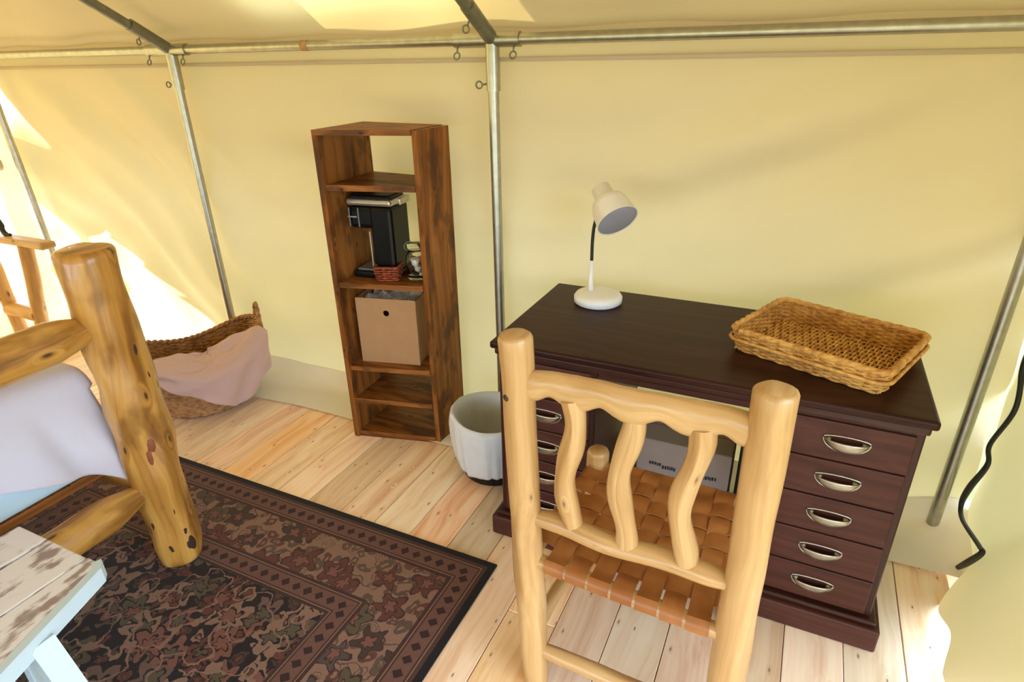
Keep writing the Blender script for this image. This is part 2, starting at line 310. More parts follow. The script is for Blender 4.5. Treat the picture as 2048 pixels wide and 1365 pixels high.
# ------------------------------------------------------------------ mesh helpers
class MB:
    def __init__(self): self.v = []; self.f = []; self.uv = []
    def add(self, verts, faces, uvs=None):
        o = len(self.v); self.v += [Vector(p) for p in verts]
        for i, f in enumerate(faces):
            self.f.append([k+o for k in f]); self.uv.append(uvs[i] if uvs else None)
        return self
    def tube(self, pts, rad, seg=10, closed=False, cap=True, ry=None, up=None, u0=0.0, wob=0.0, seed=0.0):
        """swept tube; rad number or list; ry = second radius (oval section)"""
        pts = [Vector(p) for p in pts]; n = len(pts)
        rad = [rad]*n if isinstance(rad, (int, float)) else list(rad)
        ry = rad if ry is None else ([ry]*n if isinstance(ry, (int, float)) else list(ry))
        T = []
        for i in range(n):
            if closed: t = pts[(i+1) % n]-pts[(i-1) % n]
            else: t = pts[min(i+1, n-1)]-pts[max(i-1, 0)]
            T.append(t.normalized() if t.length > 1e-9 else Vector((0, 0, 1)))
        a = Vector(up) if up else (Vector((0, 0, 1)) if abs(T[0].z) < 0.9 else Vector((1, 0, 0)))
        nrm = (a-T[0]*a.dot(T[0])).normalized()
        V = []; lens = [u0]
        for i in range(n):
            if i:
                lens.append(lens[-1]+(pts[i]-pts[i-1]).length)
                if up: nrm = (a-T[i]*a.dot(T[i])).normalized()
                else: nrm = (nrm-T[i]*nrm.dot(T[i])).normalized()
            b = T[i].cross(nrm)
            for k in range(seg):
                t = 2*pi*k/seg
                w = 1.0
                if wob: w += wob*noise.noise(Vector((math.cos(t)*1.2+seed, math.sin(t)*1.2+seed*2, lens[i]*7+seed)))
                V.append(pts[i]+(b*math.cos(t)*rad[i]+nrm*math.sin(t)*ry[i])*w)
        F = []; U = []
        rm = max(rad)
        m = n if closed else n-1
        for i in range(m):
            j = (i+1) % n
            l0 = lens[i]; l1 = lens[i+1] if i+1 < n else lens[i]+(pts[0]-pts[-1]).length
            for k in range(seg):
                k2 = (k+1) % seg
                F.append([i*seg+k, i*seg+k2, j*seg+k2, j*seg+k])
                v0 = 2*pi*rm*k/seg; v1 = 2*pi*rm*(k+1)/seg
                U.append([(l0, v0), (l0, v1), (l1, v1), (l1, v0)])
        if cap and not closed:
            for i, rev in ((0, True), (n-1, False)):
                ring = [i*seg+k for k in range(seg)]
                F.append(ring[::-1] if rev else ring)
                q = [(0.02*math.cos(2*pi*k/seg)+lens[i], rad[i]*math.sin(2*pi*k/seg)) for k in range(seg)]
                U.append(q[::-1] if rev else q)
        return self.add(V, F, U)
    def box(self, lo, hi, bevel=0.0, M=None, seg=2):
        bm = bmesh.new(); bmesh.ops.create_cube(bm, size=1.0)
        lo = Vector(lo); hi = Vector(hi); s = hi-lo; c = (hi+lo)/2
        for v in bm.verts: v.co = Vector((v.co.x*s.x, v.co.y*s.y, v.co.z*s.z))+c
        if bevel: bmesh.ops.bevel(bm, geom=bm.edges[:], offset=min(bevel, min(s)*0.45), segments=seg, profile=0.5, affect='EDGES')
        if M:
            for v in bm.verts: v.co = M @ v.co
        bm.verts.index_update()
        self.add([v.co.copy() for v in bm.verts], [[v.index for v in f.verts] for f in bm.faces]); bm.free(); return self
    def prism(self, poly, z0, z1):
        """vertical prism over a convex plan outline"""
        n = len(poly)
        V = [(x, y, z0) for x, y in poly]+[(x, y, z1) for x, y in poly]
        F = [list(range(n))[::-1], list(range(n, 2*n))]+[[i, (i+1) % n, n+(i+1) % n, n+i] for i in range(n)]
        return self.add(V, F)
    def lathe(self, prof, seg=32, center=(0, 0, 0), axis=None, cap_start=False, cap_end=False):
        c = Vector(center); V = []; F = []
        Q = Vector(axis).normalized().to_track_quat('Z', 'Y') if axis else None
        for r, z in prof:
            for k in range(seg):
                t = 2*pi*k/seg; p = Vector((r*math.cos(t), r*math.sin(t), z))
                V.append((Q @ p if Q else p)+c)
        for i in range(len(prof)-1):
            for k in range(seg):
                k2 = (k+1) % seg; F.append([i*seg+k, i*seg+k2, (i+1)*seg+k2, (i+1)*seg+k])
        if cap_start: F.append([k for k in range(seg)][::-1])
        if cap_end: F.append([(len(prof)-1)*seg+k for k in range(seg)])
        return self.add(V, F)
    def grid(self, fn, nu, nv, keep=None):
        V = [fn(i/nu, j/nv) for j in range(nv+1) for i in range(nu+1)]
        F = []; U = []
        for j in range(nv):
            for i in range(nu):
                if keep and not keep((i+.5)/nu, (j+.5)/nv): continue
                a = j*(nu+1)+i; F.append([a, a+1, a+nu+2, a+nu+1])
                U.append([(i/nu, j/nv), ((i+1)/nu, j/nv), ((i+1)/nu, (j+1)/nv), (i/nu, (j+1)/nv)])
        return self.add(V, F, U)
    def ribbon(self, pts, side, width, thick):
        """flat strap following pts; side = width direction (vector or list)"""
        pts = [Vector(p) for p in pts]; n = len(pts); V = []
        for i in range(n):
            t = (pts[min(i+1, n-1)]-pts[max(i-1, 0)]).normalized()
            s = Vector(side[i] if isinstance(side, list) else side).normalized(); nr = t.cross(s).normalized()
            for a, b in ((-1, -1), (1, -1), (1, 1), (-1, 1)): V.append(pts[i]+s*a*width/2+nr*b*thick/2)
        F = []
        for i in range(n-1):
            for k in range(4): F.append([i*4+k, i*4+(k+1) % 4, i*4+4+(k+1) % 4, i*4+4+k])
        F += [[3, 2, 1, 0], [n*4-4, n*4-3, n*4-2, n*4-1]]
        return self.add(V, F)
    def build(self, name, mat, parent=None, smooth=False, grain=None, origin=None, solid=0.0, angle=None):
        root = parent
        while root is not None and root.parent is not None: root = root.parent
        off = Vector(root.location) if root is not None else Vector(origin or (0, 0, 0))
        me = bpy.data.meshes.new(name)
        me.from_pydata([tuple(p-off) for p in self.v], [], self.f)
        ul = me.uv_layers.new(name='UVMap')
        dims = [max(p[i] for p in self.v)-min(p[i] for p in self.v) for i in range(3)]
        g = grain if grain is not None else dims.index(max(dims))
        li = 0
        for fi, poly in enumerate(me.polygons):
            u = self.uv[fi]
            nrm = poly.normal
            ax = max(range(3), key=lambda i: abs(nrm[i]))
            rest = [i for i in range(3) if i != ax]
            for q, vi in enumerate(poly.vertices):
                if u: ul.data[poly.loop_start+q].uv = u[q]
                else:
                    co = me.vertices[vi].co
                    if ax == g: ul.data[poly.loop_start+q].uv = (co[rest[0]]*0.3, co[rest[1]])
                    else:
                        o = [i for i in rest if i != g][0]
                        ul.data[poly.loop_start+q].uv = (co[g], co[o]+0.37*ax)
            poly.use_smooth = smooth
        bm = bmesh.new(); bm.from_mesh(me); bmesh.ops.recalc_face_normals(bm, faces=bm.faces[:]); bm.to_mesh(me); bm.free()
        if smooth and angle: me.set_sharp_from_angle(angle=math.radians(angle))
        me.materials.append(MATS[mat] if isinstance(mat, str) else mat)
        o = bpy.data.objects.new(name, me); col.objects.link(o)
        if parent is not None: o.parent = parent
        else: o.location = off
        if solid:
            md = o.modifiers.new('thickness', 'SOLIDIFY'); md.thickness = solid; md.offset = 0
        return o

def tag(o, label, cat, group=None):
    o['label'] = label; o['category'] = cat
    if group: o['group'] = group
    return o
def thing(name, loc, label, cat, group=None):
    o = bpy.data.objects.new(name, None); o.empty_display_size = 0.05; col.objects.link(o); o.location = loc
    return tag(o, label, cat, group)
def structure(o): o['kind'] = 'structure'; return o
def lerp(a, b, t): return a+(b-a)*t
def smooth01(t): t = max(0.0, min(1.0, t)); return t*t*(3-2*t)
def spline(pts, n):
    """Catmull-Rom through pts"""
    P = [Vector(p) for p in pts]; P = [P[0]*2-P[1]]+P+[P[-1]*2-P[-2]]; out = []
    m = len(P)-3
    for i in range(n+1):
        s = min(i/n*m, m-1e-6); k = int(s); t = s-k; a, b, c, d = P[k:k+4]
        out.append(0.5*((2*b)+(c-a)*t+(2*a-5*b+4*c-d)*t*t+(3*b-a-3*c+d)*t**3))
    return out
def nz(x, y=0.0, z=0.0): return noise.noise(Vector((x, y, z)))

# ------------------------------------------------------------------ the setting
XL, XR, YB, YF, ZE = -4.42, 0.69, 2.205, -1.50, 1.665
YR, ZR = 0.35, 2.66                                    # ridge
structure(MB().grid(lambda u, v: (lerp(-30, 30, u), lerp(-30, 30, v), -0.16), 12, 12).build('ground', 'grass'))

# floor: deck under separate boards that run towards the back wall
floor = structure(MB().box((XL-0.05, YF-0.05, -0.14), (XR+0.08, YB+0.06, -0.026)).build('floor', 'pine_floor', grain=1))
W = 0.1575
for k in range(-29, 5):
    x0 = 0.16+W*(k-1); x1 = x0+W
    if x1 > XR+0.1: continue
    rr = random.Random(k+100)
    cut = rr.uniform(-0.6, 0.9) if k not in (-4,) else 1.25
    if k == -5: cut = 0.4
    for y0, y1 in ((YF-0.05, cut-0.001), (cut+0.001, YB+0.04)):
        b = MB().box((x0+0.0012, y0, -0.025), (x1-0.0012, y1, 0.0+rr.uniform(-0.0012, 0)), 0.0015, seg=1)
        b.build('floor_board', 'pine_floor', floor, grain=1)

# back wall: one canvas sheet that sags between its poles and turns inwards over the floor as a sod cloth
POLES = (-4.36, -2.745, -1.09, 0.605)
def back_fold(x, z):
    y = 0.0
    for a, b in zip(POLES, POLES[1:]):
        if a-0.2 <= x <= b+0.2:
            t = max(0, min(1, (x-a)/(b-a))); y += 0.035*math.sin(pi*t)*math.sin(pi*min(1, z/1.6))
    h = math.sin(pi*max(0, min(1, z/1.62)))**0.6
    # long soft creases, falling away from the corner poles
    s1 = smooth01((x+0.9)/0.8); s2 = 1-smooth01((x+2.9)/0.7)
    q = z*0.80-x*0.42
    y += s1*h*(0.019*math.sin(q*15+1.8*nz(x*0.8, z*0.8))+0.011*math.sin(q*27+2.4*nz(x, z, 3)))
    q = z*0.72+x*0.60
    y += s2*h*(0.021*math.sin(q*14+1.4*nz(x*0.9, z, 5))+0.010*math.sin(q*29+2*nz(x, z*1.3, 9)))
    q = z*0.8+x*0.35
    y += (1-s1)*(1-s2)*h*(0.012*math.sin(q*13+2*nz(x, z, 7))+0.007*math.sin(z*24+2*nz(x*0.7, z, 2)))
    y += 0.006*h*nz(x*4, z*6, 4)+0.012*nz(x*1.3, z*1.1, 8)*h
    return y
def wall_fn(u, v):
    x = lerp(XL, XR, u); s = v*(ZE+0.02)                   # v=1 top
    return (x, YB+0.045+1.7*back_fold(x, s), 0.025+s*(1-0.025/ZE))
wb = structure(MB().grid(wall_fn, 220, 72).build('wall_back', 'canvas', smooth=True))
def sod_fn(u, v):
    x = lerp(XL+0.02, XR+0.02, u)
    edge = 1.945+0.012*math.sin(x*3.1)+0.02*nz(x*1.7, 3)
    y = lerp(YB+0.045, edge, v)
    z = 0.006+0.055*max(0, 1-v*3.4)**2+0.012*(0.5+0.5*nz(x*5, v*4, 1))*(1-v)+0.014*math.sin(pi*v)*max(0, math.sin(x*2.3+v*4))
    if x > 0.42: z += 0.06*smooth01((x-0.42)/0.24)*(1-0.85*v)
    return (x, y, z)
structure(MB().grid(sod_fn, 160, 14).build('trim_1', 'sod_canvas', smooth=True))
MB().box((XL, YB+0.022, 1.56), (XR, YB+0.036, 1.575), 0.003).build('seam', 'canvas', wb)

# end walls
def gable(y): return lerp(ZE, ZR, 1-abs(y-YR)/(YB-YR)) if y >= YR else lerp(ZE, ZR, 1-abs(y-YR)/(YR-YF))
def left_wall(u, v):
    y = lerp(YF, YB+0.02, u); z = lerp(-0.14, gable(y)+0.01, v)
    return (XL-0.03*math.sin(pi*u)+0.008*math.sin(z*17+y*8), y, z)
def left_keep(u, v):
    y = lerp(YF, YB+0.02, u); z = lerp(-0.14, gable(y), v)
    return not (1.70 < y < 2.10 and 0.16 < z < 0.99)
wl = structure(MB().grid(left_wall, 150, 64, left_keep).build('wall_left', 'canvas', smooth=True))
MB().tube(spline([(XL+0.03, y, 1.045+0.008*math.sin(y*9)) for y in (1.66, 1.78, 1.9, 2.0, 2.13)], 24), 0.035, 10, wob=0.25).build('rolled_window_flap', 'canvas', wl, smooth=True)
def right_x(y, z):
    t = max(0.0, min(1.0, (2.05-0.75*z-y)/0.53))**0.85
    x = XR+0.012-0.205*t*max(0.0, 1-z/1.35)**1.3
    x += 0.010*math.sin(z*5.2+y*6.0)*t*max(0, 1-z/1.2)+0.006*math.sin(y*13-z*9)
    return x
def right_wall(u, v):
    y = lerp(YF, YB+0.02, u); z = lerp(-0.005+0.135*(1-smooth01((y-1.50)/0.36)), gable(y)+0.01, v)
    return (right_x(y, z), y, z)
def right_keep(u, v):
    y = lerp(YF, YB+0.02, u); z = lerp(0, gable(y), v)
    return not (-0.55 < y < 1.02 and z < 1.80)
wr = structure(MB().grid(right_wall, 130, 70, right_keep).build('wall_right', 'canvas', smooth=True))
def front_keep(u, v):
    x = lerp(XL, XR, u); z = lerp(-0.14, ZE, v)
    return not (-3.3 < x < 0.45 and 0.25 < z < 1.58)  # opening behind the camera, added to let in more cool daylight
structure(MB().grid(lambda u, v: (lerp(XL, XR, u), YF+0.02*math.sin(u*40)*math.sin(pi*v), lerp(-0.14, ZE, v)), 60, 30, front_keep).build('wall_front', 'canvas', smooth=True))

# roof canvas, two slopes with an overhanging eave
def roof_back(u, v):
    x = lerp(XL-0.12, XR+0.12, u); y = lerp(YR, YB+0.12, v)
    z = ZR+(ZE-ZR)*(y-YR)/(YB-YR)
    s = 0.0
    for a, b in zip(POLES, POLES[1:]):
        if a <= x <= b: s = 0.03*math.sin(pi*(x-a)/(b-a))
    return (x, y, z+0.03-s*math.sin(pi*min(1, v))+0.006*math.sin(x*9+y*14))
def roof_front(u, v):
    x = lerp(XL-0.12, XR+0.12, u); y = lerp(YR, YF-0.3, v)
    return (x, y, ZR+(ZE-ZR)*(YR-y)/(YR-YF)+0.03)
rb = MB().grid(roof_back, 120, 40); rb.grid(roof_front, 40, 16)
ceil = structure(rb.build('ceiling', 'canvas', smooth=True))
# unseen sheet added to darken roof and walls; its gap makes a sun patch
def shade_sheet_back(u, v):
    x = lerp(XL-0.3, XR+0.8, u); y = lerp(YR, YB+1.1, v); return (x, y, ZR+(ZE-ZR)*(y-YR)/(YB-YR)+0.13)
def shade_sheet_front(u, v):
    x = lerp(XL-0.3, XR+0.8, u); y = lerp(YR, YF-0.75, v); return (x, y, ZR+(ZE-ZR)*(YR-y)/(YR-YF)+0.13)
def shade_sheet_keep(u, v):
    x, y, z = shade_sheet_back(u, v); return not (-2.12 < x < -1.22 and 1.72 < y < 2.14)
fl = MB().grid(shade_sheet_back, 150, 60, shade_sheet_keep); fl.grid(shade_sheet_front, 20, 8)
fl.build('roof_shade_sheet', 'shade_sheet_canvas', ceil, smooth=True)

# ------------------------------------------------------------------ tent frame
def pole_thing(name, a, b, r, label, group=None, mat='galvanised_steel'):
    n = max(2, int((Vector(b)-Vector(a)).length/0.12))
    o = MB().tube([Vector(a).lerp(Vector(b), i/n) for i in range(n+1)], r, 16).build(name, mat, smooth=True, angle=50, origin=a)
    return tag(o, label, 'tent pole', group)
PY, PZ = 2.168, 1.632
pole_thing('wall_pole', (-4.30, PY, 1.60), (-4.20, PY, 0.0), 0.02, 'steel upright pole at the far left corner behind the log rack')
pole_thing('wall_pole', (-2.745, PY, PZ-0.02), (-2.735, PY, 0.04), 0.02, 'steel upright pole whose foot is behind the laundry basket')
pole_thing('wall_pole', (-1.09, PY, PZ-0.02), (-1.085, PY, 0.04), 0.02, 'steel upright pole between the tall shelf and the desk')
pole_thing('wall_pole', (0.608, PY, PZ-0.02), (0.602, PY, 0.05), 0.02, 'steel upright pole in the right corner beside the black cord')
pole_thing('eave_pole', (-4.36, PY, PZ), (-2.80, PY, PZ), 0.019, 'steel eave pole at the far left above the laundry basket side')
pole_thing('eave_pole', (-2.70, PY, PZ), (-1.14, PY, PZ), 0.019, 'steel eave pole running above the tall wooden shelf')
pole_thing('eave_pole', (-1.04, PY, PZ), (0.60, PY, PZ), 0.019, 'long steel eave pole above the desk at the right')
for x, lab in ((-1.09, 'dark steel roof rafter pole meeting the eave near the top centre'), (-2.745, 'dark steel roof rafter pole at the upper left')):
    pole_thing('rafter_pole', (x, PY, PZ), (x, YR+0.02, ZR-0.045), 0.02, lab, mat='dull_steel')
def eye_bolt(p, d, parent, ring_r=0.012):
    p = Vector(p); d = Vector(d).normalized()
    s = Vector((0, 1, 0)) if abs(d.y) < 0.8 else Vector((1, 0, 0))
    s = (s-d*s.dot(d)).normalized(); t = d.cross(s)
    c = p+d*(0.018+ring_r)
    m = MB().tube([p-d*0.004, p+d*0.02], 0.0035, 8)
    m.tube([c+(d*math.cos(a)+t*math.sin(a))*ring_r for a in [2*pi*i/18 for i in range(18)]], 0.0032, 6, closed=True)
    return m.build('eye_bolt', 'dull_steel', parent, smooth=True)
rd = Vector((0, YR-PY, ZR-PZ)).normalized()
for x, lab in ((-1.09, 'four-way steel pole joint with eye bolts at the top centre'), (-2.745, 'four-way steel pole joint with eye bolts at the upper left')):
    j = thing('pole_joint', (x, PY, PZ), lab, 'pole joint')
    MB().tube([(x-0.15, PY, PZ), (x, PY, PZ), (x+0.11, PY, PZ)], 0.0255, 18).build('sleeve', 'galvanised_steel', j, smooth=True, angle=50)
    MB().tube([(x, PY, PZ+0.01), (x+0.001, PY, PZ-0.17)], 0.0255, 18).build('sleeve', 'galvanised_steel', j, smooth=True, angle=50)
    q = Vector((x, PY, PZ)); MB().tube([q, q+rd*0.20], 0.0255, 18).build('sleeve', 'dull_steel', j, smooth=True, angle=50)
    eye_bolt((x-0.135, PY-0.012, PZ-0.022), (0.0, -0.3, -1), j)
    eye_bolt((x+0.09, PY-0.012, PZ-0.022), (0.0, -0.3, -1), j)
    eye_bolt((x-0.024, PY-0.005, PZ-0.145), (-1, -0.15, -0.1), j)
    eye_bolt(q+rd*0.14+Vector((-0.022, 0, -0.012)), (-0.6, 0, -1), j)
MB().tube([(-1.96, PY, PZ), (-1.925, PY, PZ)], 0.0205, 14).build('tape_band', 'cardboard', smooth=True)
tag(bpy.data.objects['tape_band'], 'small reddish tape band wrapped on the eave pole', 'tape')

# ------------------------------------------------------------------ rug
RX0, RX1, RY0, RY1 = -2.75, -0.738, -1.30, 1.402
hx, hy = (RX1-RX0)/2, (RY1-RY0)/2
rug_mat(hx, hy)
rg = MB().box((RX0, RY0, 0.0), (RX1, RY1, 0.008), 0.003).build('area_rug', 'rug_pile', origin=((RX0+RX1)/2, (RY0+RY1)/2, 0.0))
tag(rg, 'dark brown floral area rug with tan border on the pine floor', 'rug')

# ------------------------------------------------------------------ tall shelf (irregular plan, open back)
SF = thing('tall_shelf', (-1.5, 2.03, 0), 'tall narrow dark-stained open shelf standing against the canvas wall', 'shelf')
FL, FR, BR, BL = Vector((-1.695, 1.855)), Vector((-1.298, 1.957)), Vector((-1.288, 2.165)), Vector((-1.715, 2.195))
T = 0.024
def side_panel(f, b, inward, h):
    d = (b-f).normalized(); nrm = Vector((d.y, -d.x))*inward
    return MB().prism([tuple(f), tuple(b), tuple(b+nrm*T), tuple(f+nrm*T)], 0.0, h)
side_panel(FL, BL, 1, 1.34-0.018).build('side_panel', 'stained_board', SF, grain=2)
side_panel(FR, BR, -1, 1.34).build('side_panel', 'stained_board', SF, grain=2)
def shelf_board(z0, z1, setback=0.0, full=False):
    e = 0.0 if full else T+0.001
    d = (FR-FL).normalized(); n = Vector((-d.y, d.x))
    a = FL+d*e+n*setback; b = FR-d*(T+0.001)+n*setback
    c = BR-Vector((T+0.003, 0)); f = BL+Vector((e, 0))
    return MB().prism([tuple(a), tuple(b), tuple(c), tuple(f)], z0, z1)
shelf_board(1.322, 1.342, 0, True).build('top_board', 'stained_board', SF, grain=0)
for z, sb in ((1.140, 0.003), (0.745, 0.003), (0.362, 0.004), (0.200, 0.002)):
    shelf_board(z-0.022, z, sb).build('shelf_board', 'stained_board', SF, grain=0)
shelf_board(0.0, 0.028, 0.004).build('base_board', 'stained_board', SF, grain=0)

# single-serve coffee maker facing left on the second shelf
def coffee():
    z = 0.7455
    t = thing('coffee_maker', (-1.56, 2.03, z), 'black coffee maker with silver top band on the tall shelf', 'coffee maker')
    M = Matrix.Translation((-1.572, 2.035, z)) @ Matrix.Rotation(math.radians(8), 4, 'Z') @ Matrix.Diagonal((0.86, 1, 1, 1))
    MB().box((-0.115, -0.075, 0), (0.115, 0.075, 0.028), 0.010, M).build('base', 'black_plastic', t)
    MB().box((0.005, -0.075, 0.020), (0.118, 0.085, 0.30), 0.016, M).build('column', 'black_plastic', t)
    MB().box((-0.108, -0.070, 0.205), (0.110, 0.080, 0.300), 0.022, M).build('brew_head', 'black_plastic', t)
    MB().box((-0.112, -0.074, 0.300), (0.120, 0.084, 0.328), 0.012, M).build('top_band', 'silver_plastic', t)
    MB().box((-0.098, -0.062, 0.324), (0.108, 0.072, 0.342), 0.008, M).build('lid', 'black_plastic', t)
    MB().box((-0.110, -0.073, 0.2525), (-0.062, -0.0665, 0.2585), 0.001, M).build('badge', 'silver_plastic', t)
    for dx in (-0.103, -0.055): MB().box((dx, -0.0735, 0.215), (dx+0.006, -0.068, 0.292), 0.001, M).build('trim_strip', 'grey_plastic', t)
    MB().box((-0.10, -0.055, 0.027), (-0.015, 0.055, 0.034), 0.002, M).build('drip_tray', 'grey_plastic', t)
    MB().box((0.095, 0.0, 0.295), (0.128, 0.088, 0.322), 0.004, M).build('tank_rim', 'silver_plastic', t)
    MB().box((-0.002, -0.078, 0.03), (0.004, -0.072, 0.20), 0.001, M).build('trim_strip', 'silver_plastic', t)
coffee()

def weave_loop(mb, fn, rows, stakes, r, amp, per=4, seg=5):
    n = stakes*per
    for i in range(rows):
        pts = []
        for k in range(n):
            t = k/n; p, o = fn(t, i/(max(1, rows-1)))
            pts.append(Vector(p)+Vector(o)*amp*math.sin(pi*stakes*t+pi*i))
        mb.tube(pts, r, seg, closed=True)
    return mb
def rounded_rect(w, d, r, t):
    """point and outward normal on a rounded rectangle, t in 0..1"""
    w2, d2 = w/2-r, d/2-r; P = 2*(2*w2+2*d2)+2*pi*r; s = (t % 1)*P
    segs = [((-w2, -d2-r), (1, 0), 2*w2, (0, -1)), ((w2, -d2), -pi/2, pi*r/2, None), ((w2+r, -d2), (0, 1), 2*d2, (1, 0)), ((w2, d2), 0, pi*r/2, None),
            ((w2, d2+r), (-1, 0), 2*w2, (0, 1)), ((-w2, d2), pi/2, pi*r/2, None), ((-w2-r, d2), (0, -1), 2*d2, (-1, 0)), ((-w2, -d2), pi, pi*r/2, None)]
    for p, q, l, n in segs:
        if s <= l or p == (-w2, -d2):
            if n is None:
                a = q+s/r; return (p[0]+r*math.cos(a), p[1]+r*math.sin(a)), (math.cos(a), math.sin(a))
            return (p[0]+q[0]*s, p[1]+q[1]*s), n
        s -= l
def rect_basket(t, center, rot, w, d, h, flare, rows, stakes, r, mat, rim_r, z0=0.0, base_step=0.012):
    M = Matrix.Translation(center) @ Matrix.Rotation(rot, 4, 'Z')
    def fn(tt, v):
        (x, y), (nx, ny) = rounded_rect(w+2*flare*v, d+2*flare*v, 0.03*(w/0.4), tt)
        p = M @ Vector((x, y, z0+r+v*(h-r))); o = M.to_3x3() @ Vector((nx, ny, 0)); return p, o
    sides = weave_loop(MB(), fn, rows, stakes, r, r*0.8)
    for k in range(stakes):                                           # stakes
        tt = (k+0.5)/stakes; a, _ = fn(tt, 0); b, _ = fn(tt, 1); sides.tube([a, (a+b)/2, b], r*0.8, 5)
    s = sides.build('woven_sides', mat, t, smooth=True); s['kind'] = 'stuff'
    rim = MB()
    for ph in (0, pi):
        pts = []
        for k in range(160):
            p, o = fn(k/160, 1.0); a = 2*pi*k/160*22+ph
            pts.append(p+o*rim_r*0.3*math.cos(a)+Vector((0, 0, rim_r*0.5+rim_r*0.3*math.sin(a))))
        rim.tube(pts, rim_r*0.8, 6, closed=True)
    rim.build('rim', mat, t, smooth=True)
    base = MB(); nx = int(w/base_step); ny = max(3, int(d/(base_step*2.2)))
    for j in range(ny):
        y = -d/2+d*(j+.5)/ny; base.tube([M @ Vector((-w/2+w*i/12, y, z0+r*1.3)) for i in range(13)], r*0.9, 5)
    for i in range(nx):
        x = -w/2+w*(i+.5)/nx
        base.tube([M @ Vector((x, -d/2+d*k/(ny*3), z0+r*1.3+r*1.0*math.cos(pi*(k/3-.5)+pi*i))) for k in range(ny*3+1)], r*0.95, 5)
    b = base.build('woven_base', mat, t, smooth=True); b['kind'] = 'stuff'

t = thing('small_basket', (-1.505, 1.985, 0.746), 'small reddish wicker basket beside the coffee maker', 'basket')
rect_basket(t, (-1.505, 1.985, 0.746), math.radians(20), 0.085, 0.075, 0.055, 0.006, 6, 16, 0.0042, 'red_wicker', 0.006, base_step=0.016)
MB().tube(spline([(-1.540, 1.965, 0.798), (-1.53, 1.975, 0.825), (-1.505, 1.985, 0.838), (-1.48, 1.995, 0.825), (-1.470, 2.005, 0.798)], 16), 0.0035, 6).build('handle', 'red_wicker', t, smooth=True)

def jar():
    c = Vector((-1.395, 2.035, 0.7455))
    t = thing('glass_jar', c, 'clamp-lid glass jar of coffee pods on the tall shelf', 'jar')
    prof = [(0.0, 0.003), (0.040, 0.003), (0.046, 0.010), (0.047, 0.085), (0.040, 0.108), (0.033, 0.116), (0.033, 0.128), (0.030, 0.128), (0.030, 0.116), (0.037, 0.106), (0.0435, 0.084), (0.0425, 0.012), (0.0, 0.008)]
    MB().lathe(prof, 28, c).build('glass_body', 'jar_glass', t, smooth=True)
    MB().lathe([(0.0, 0.131), (0.036, 0.131), (0.038, 0.136), (0.036, 0.146), (0.020, 0.153), (0.0, 0.154)], 28, c).build('lid', 'jar_glass', t, smooth=True)
    MB().tube([c+Vector((0.0365*math.cos(a), 0.0365*math.sin(a), 0.129)) for a in [2*pi*i/28 for i in range(28)]], 0.0022, 6, closed=True).build('seal_ring', 'dull_steel', t, smooth=True)
    MB().tube(spline([c+Vector(p) for p in ((-0.037, -0.012, 0.118), (-0.047, -0.016, 0.128), (-0.042, -0.012, 0.148), (-0.02, 0, 0.156))], 10), 0.0018, 6).build('clamp', 'dull_steel', t, smooth=True)
    rr = random.Random(3); k = 0
    for lay in range(3):
        for q in range(4):
            a = q*pi/2+lay*0.8+rr.uniform(-.2, .2); p = c+Vector((0.0215*math.cos(a), 0.0215*math.sin(a), 0.012+lay*0.027))
            mat = ('coffee_pod', 'orange_pod', 'coffee_pod', 'dark_pod')[(k*5+lay) % 4]; k += 1
            ax = Vector((rr.uniform(-.3, .3), rr.uniform(-.3, .3), 1))
            pod = MB().lathe([(0.0, 0), (0.013, 0), (0.0175, 0.0205), (0.0195, 0.021), (0.0195, 0.0225), (0.0, 0.0225)], 14, p, ax).build('coffee_pod', mat, smooth=True, angle=40, origin=p)
            tag(pod, {'coffee_pod': 'white coffee pod inside the clamp-lid jar', 'orange_pod': 'orange coffee pod inside the clamp-lid jar', 'dark_pod': 'dark coffee pod inside the clamp-lid jar'}[mat], 'coffee pod', 'coffee pods in the glass jar')
jar()

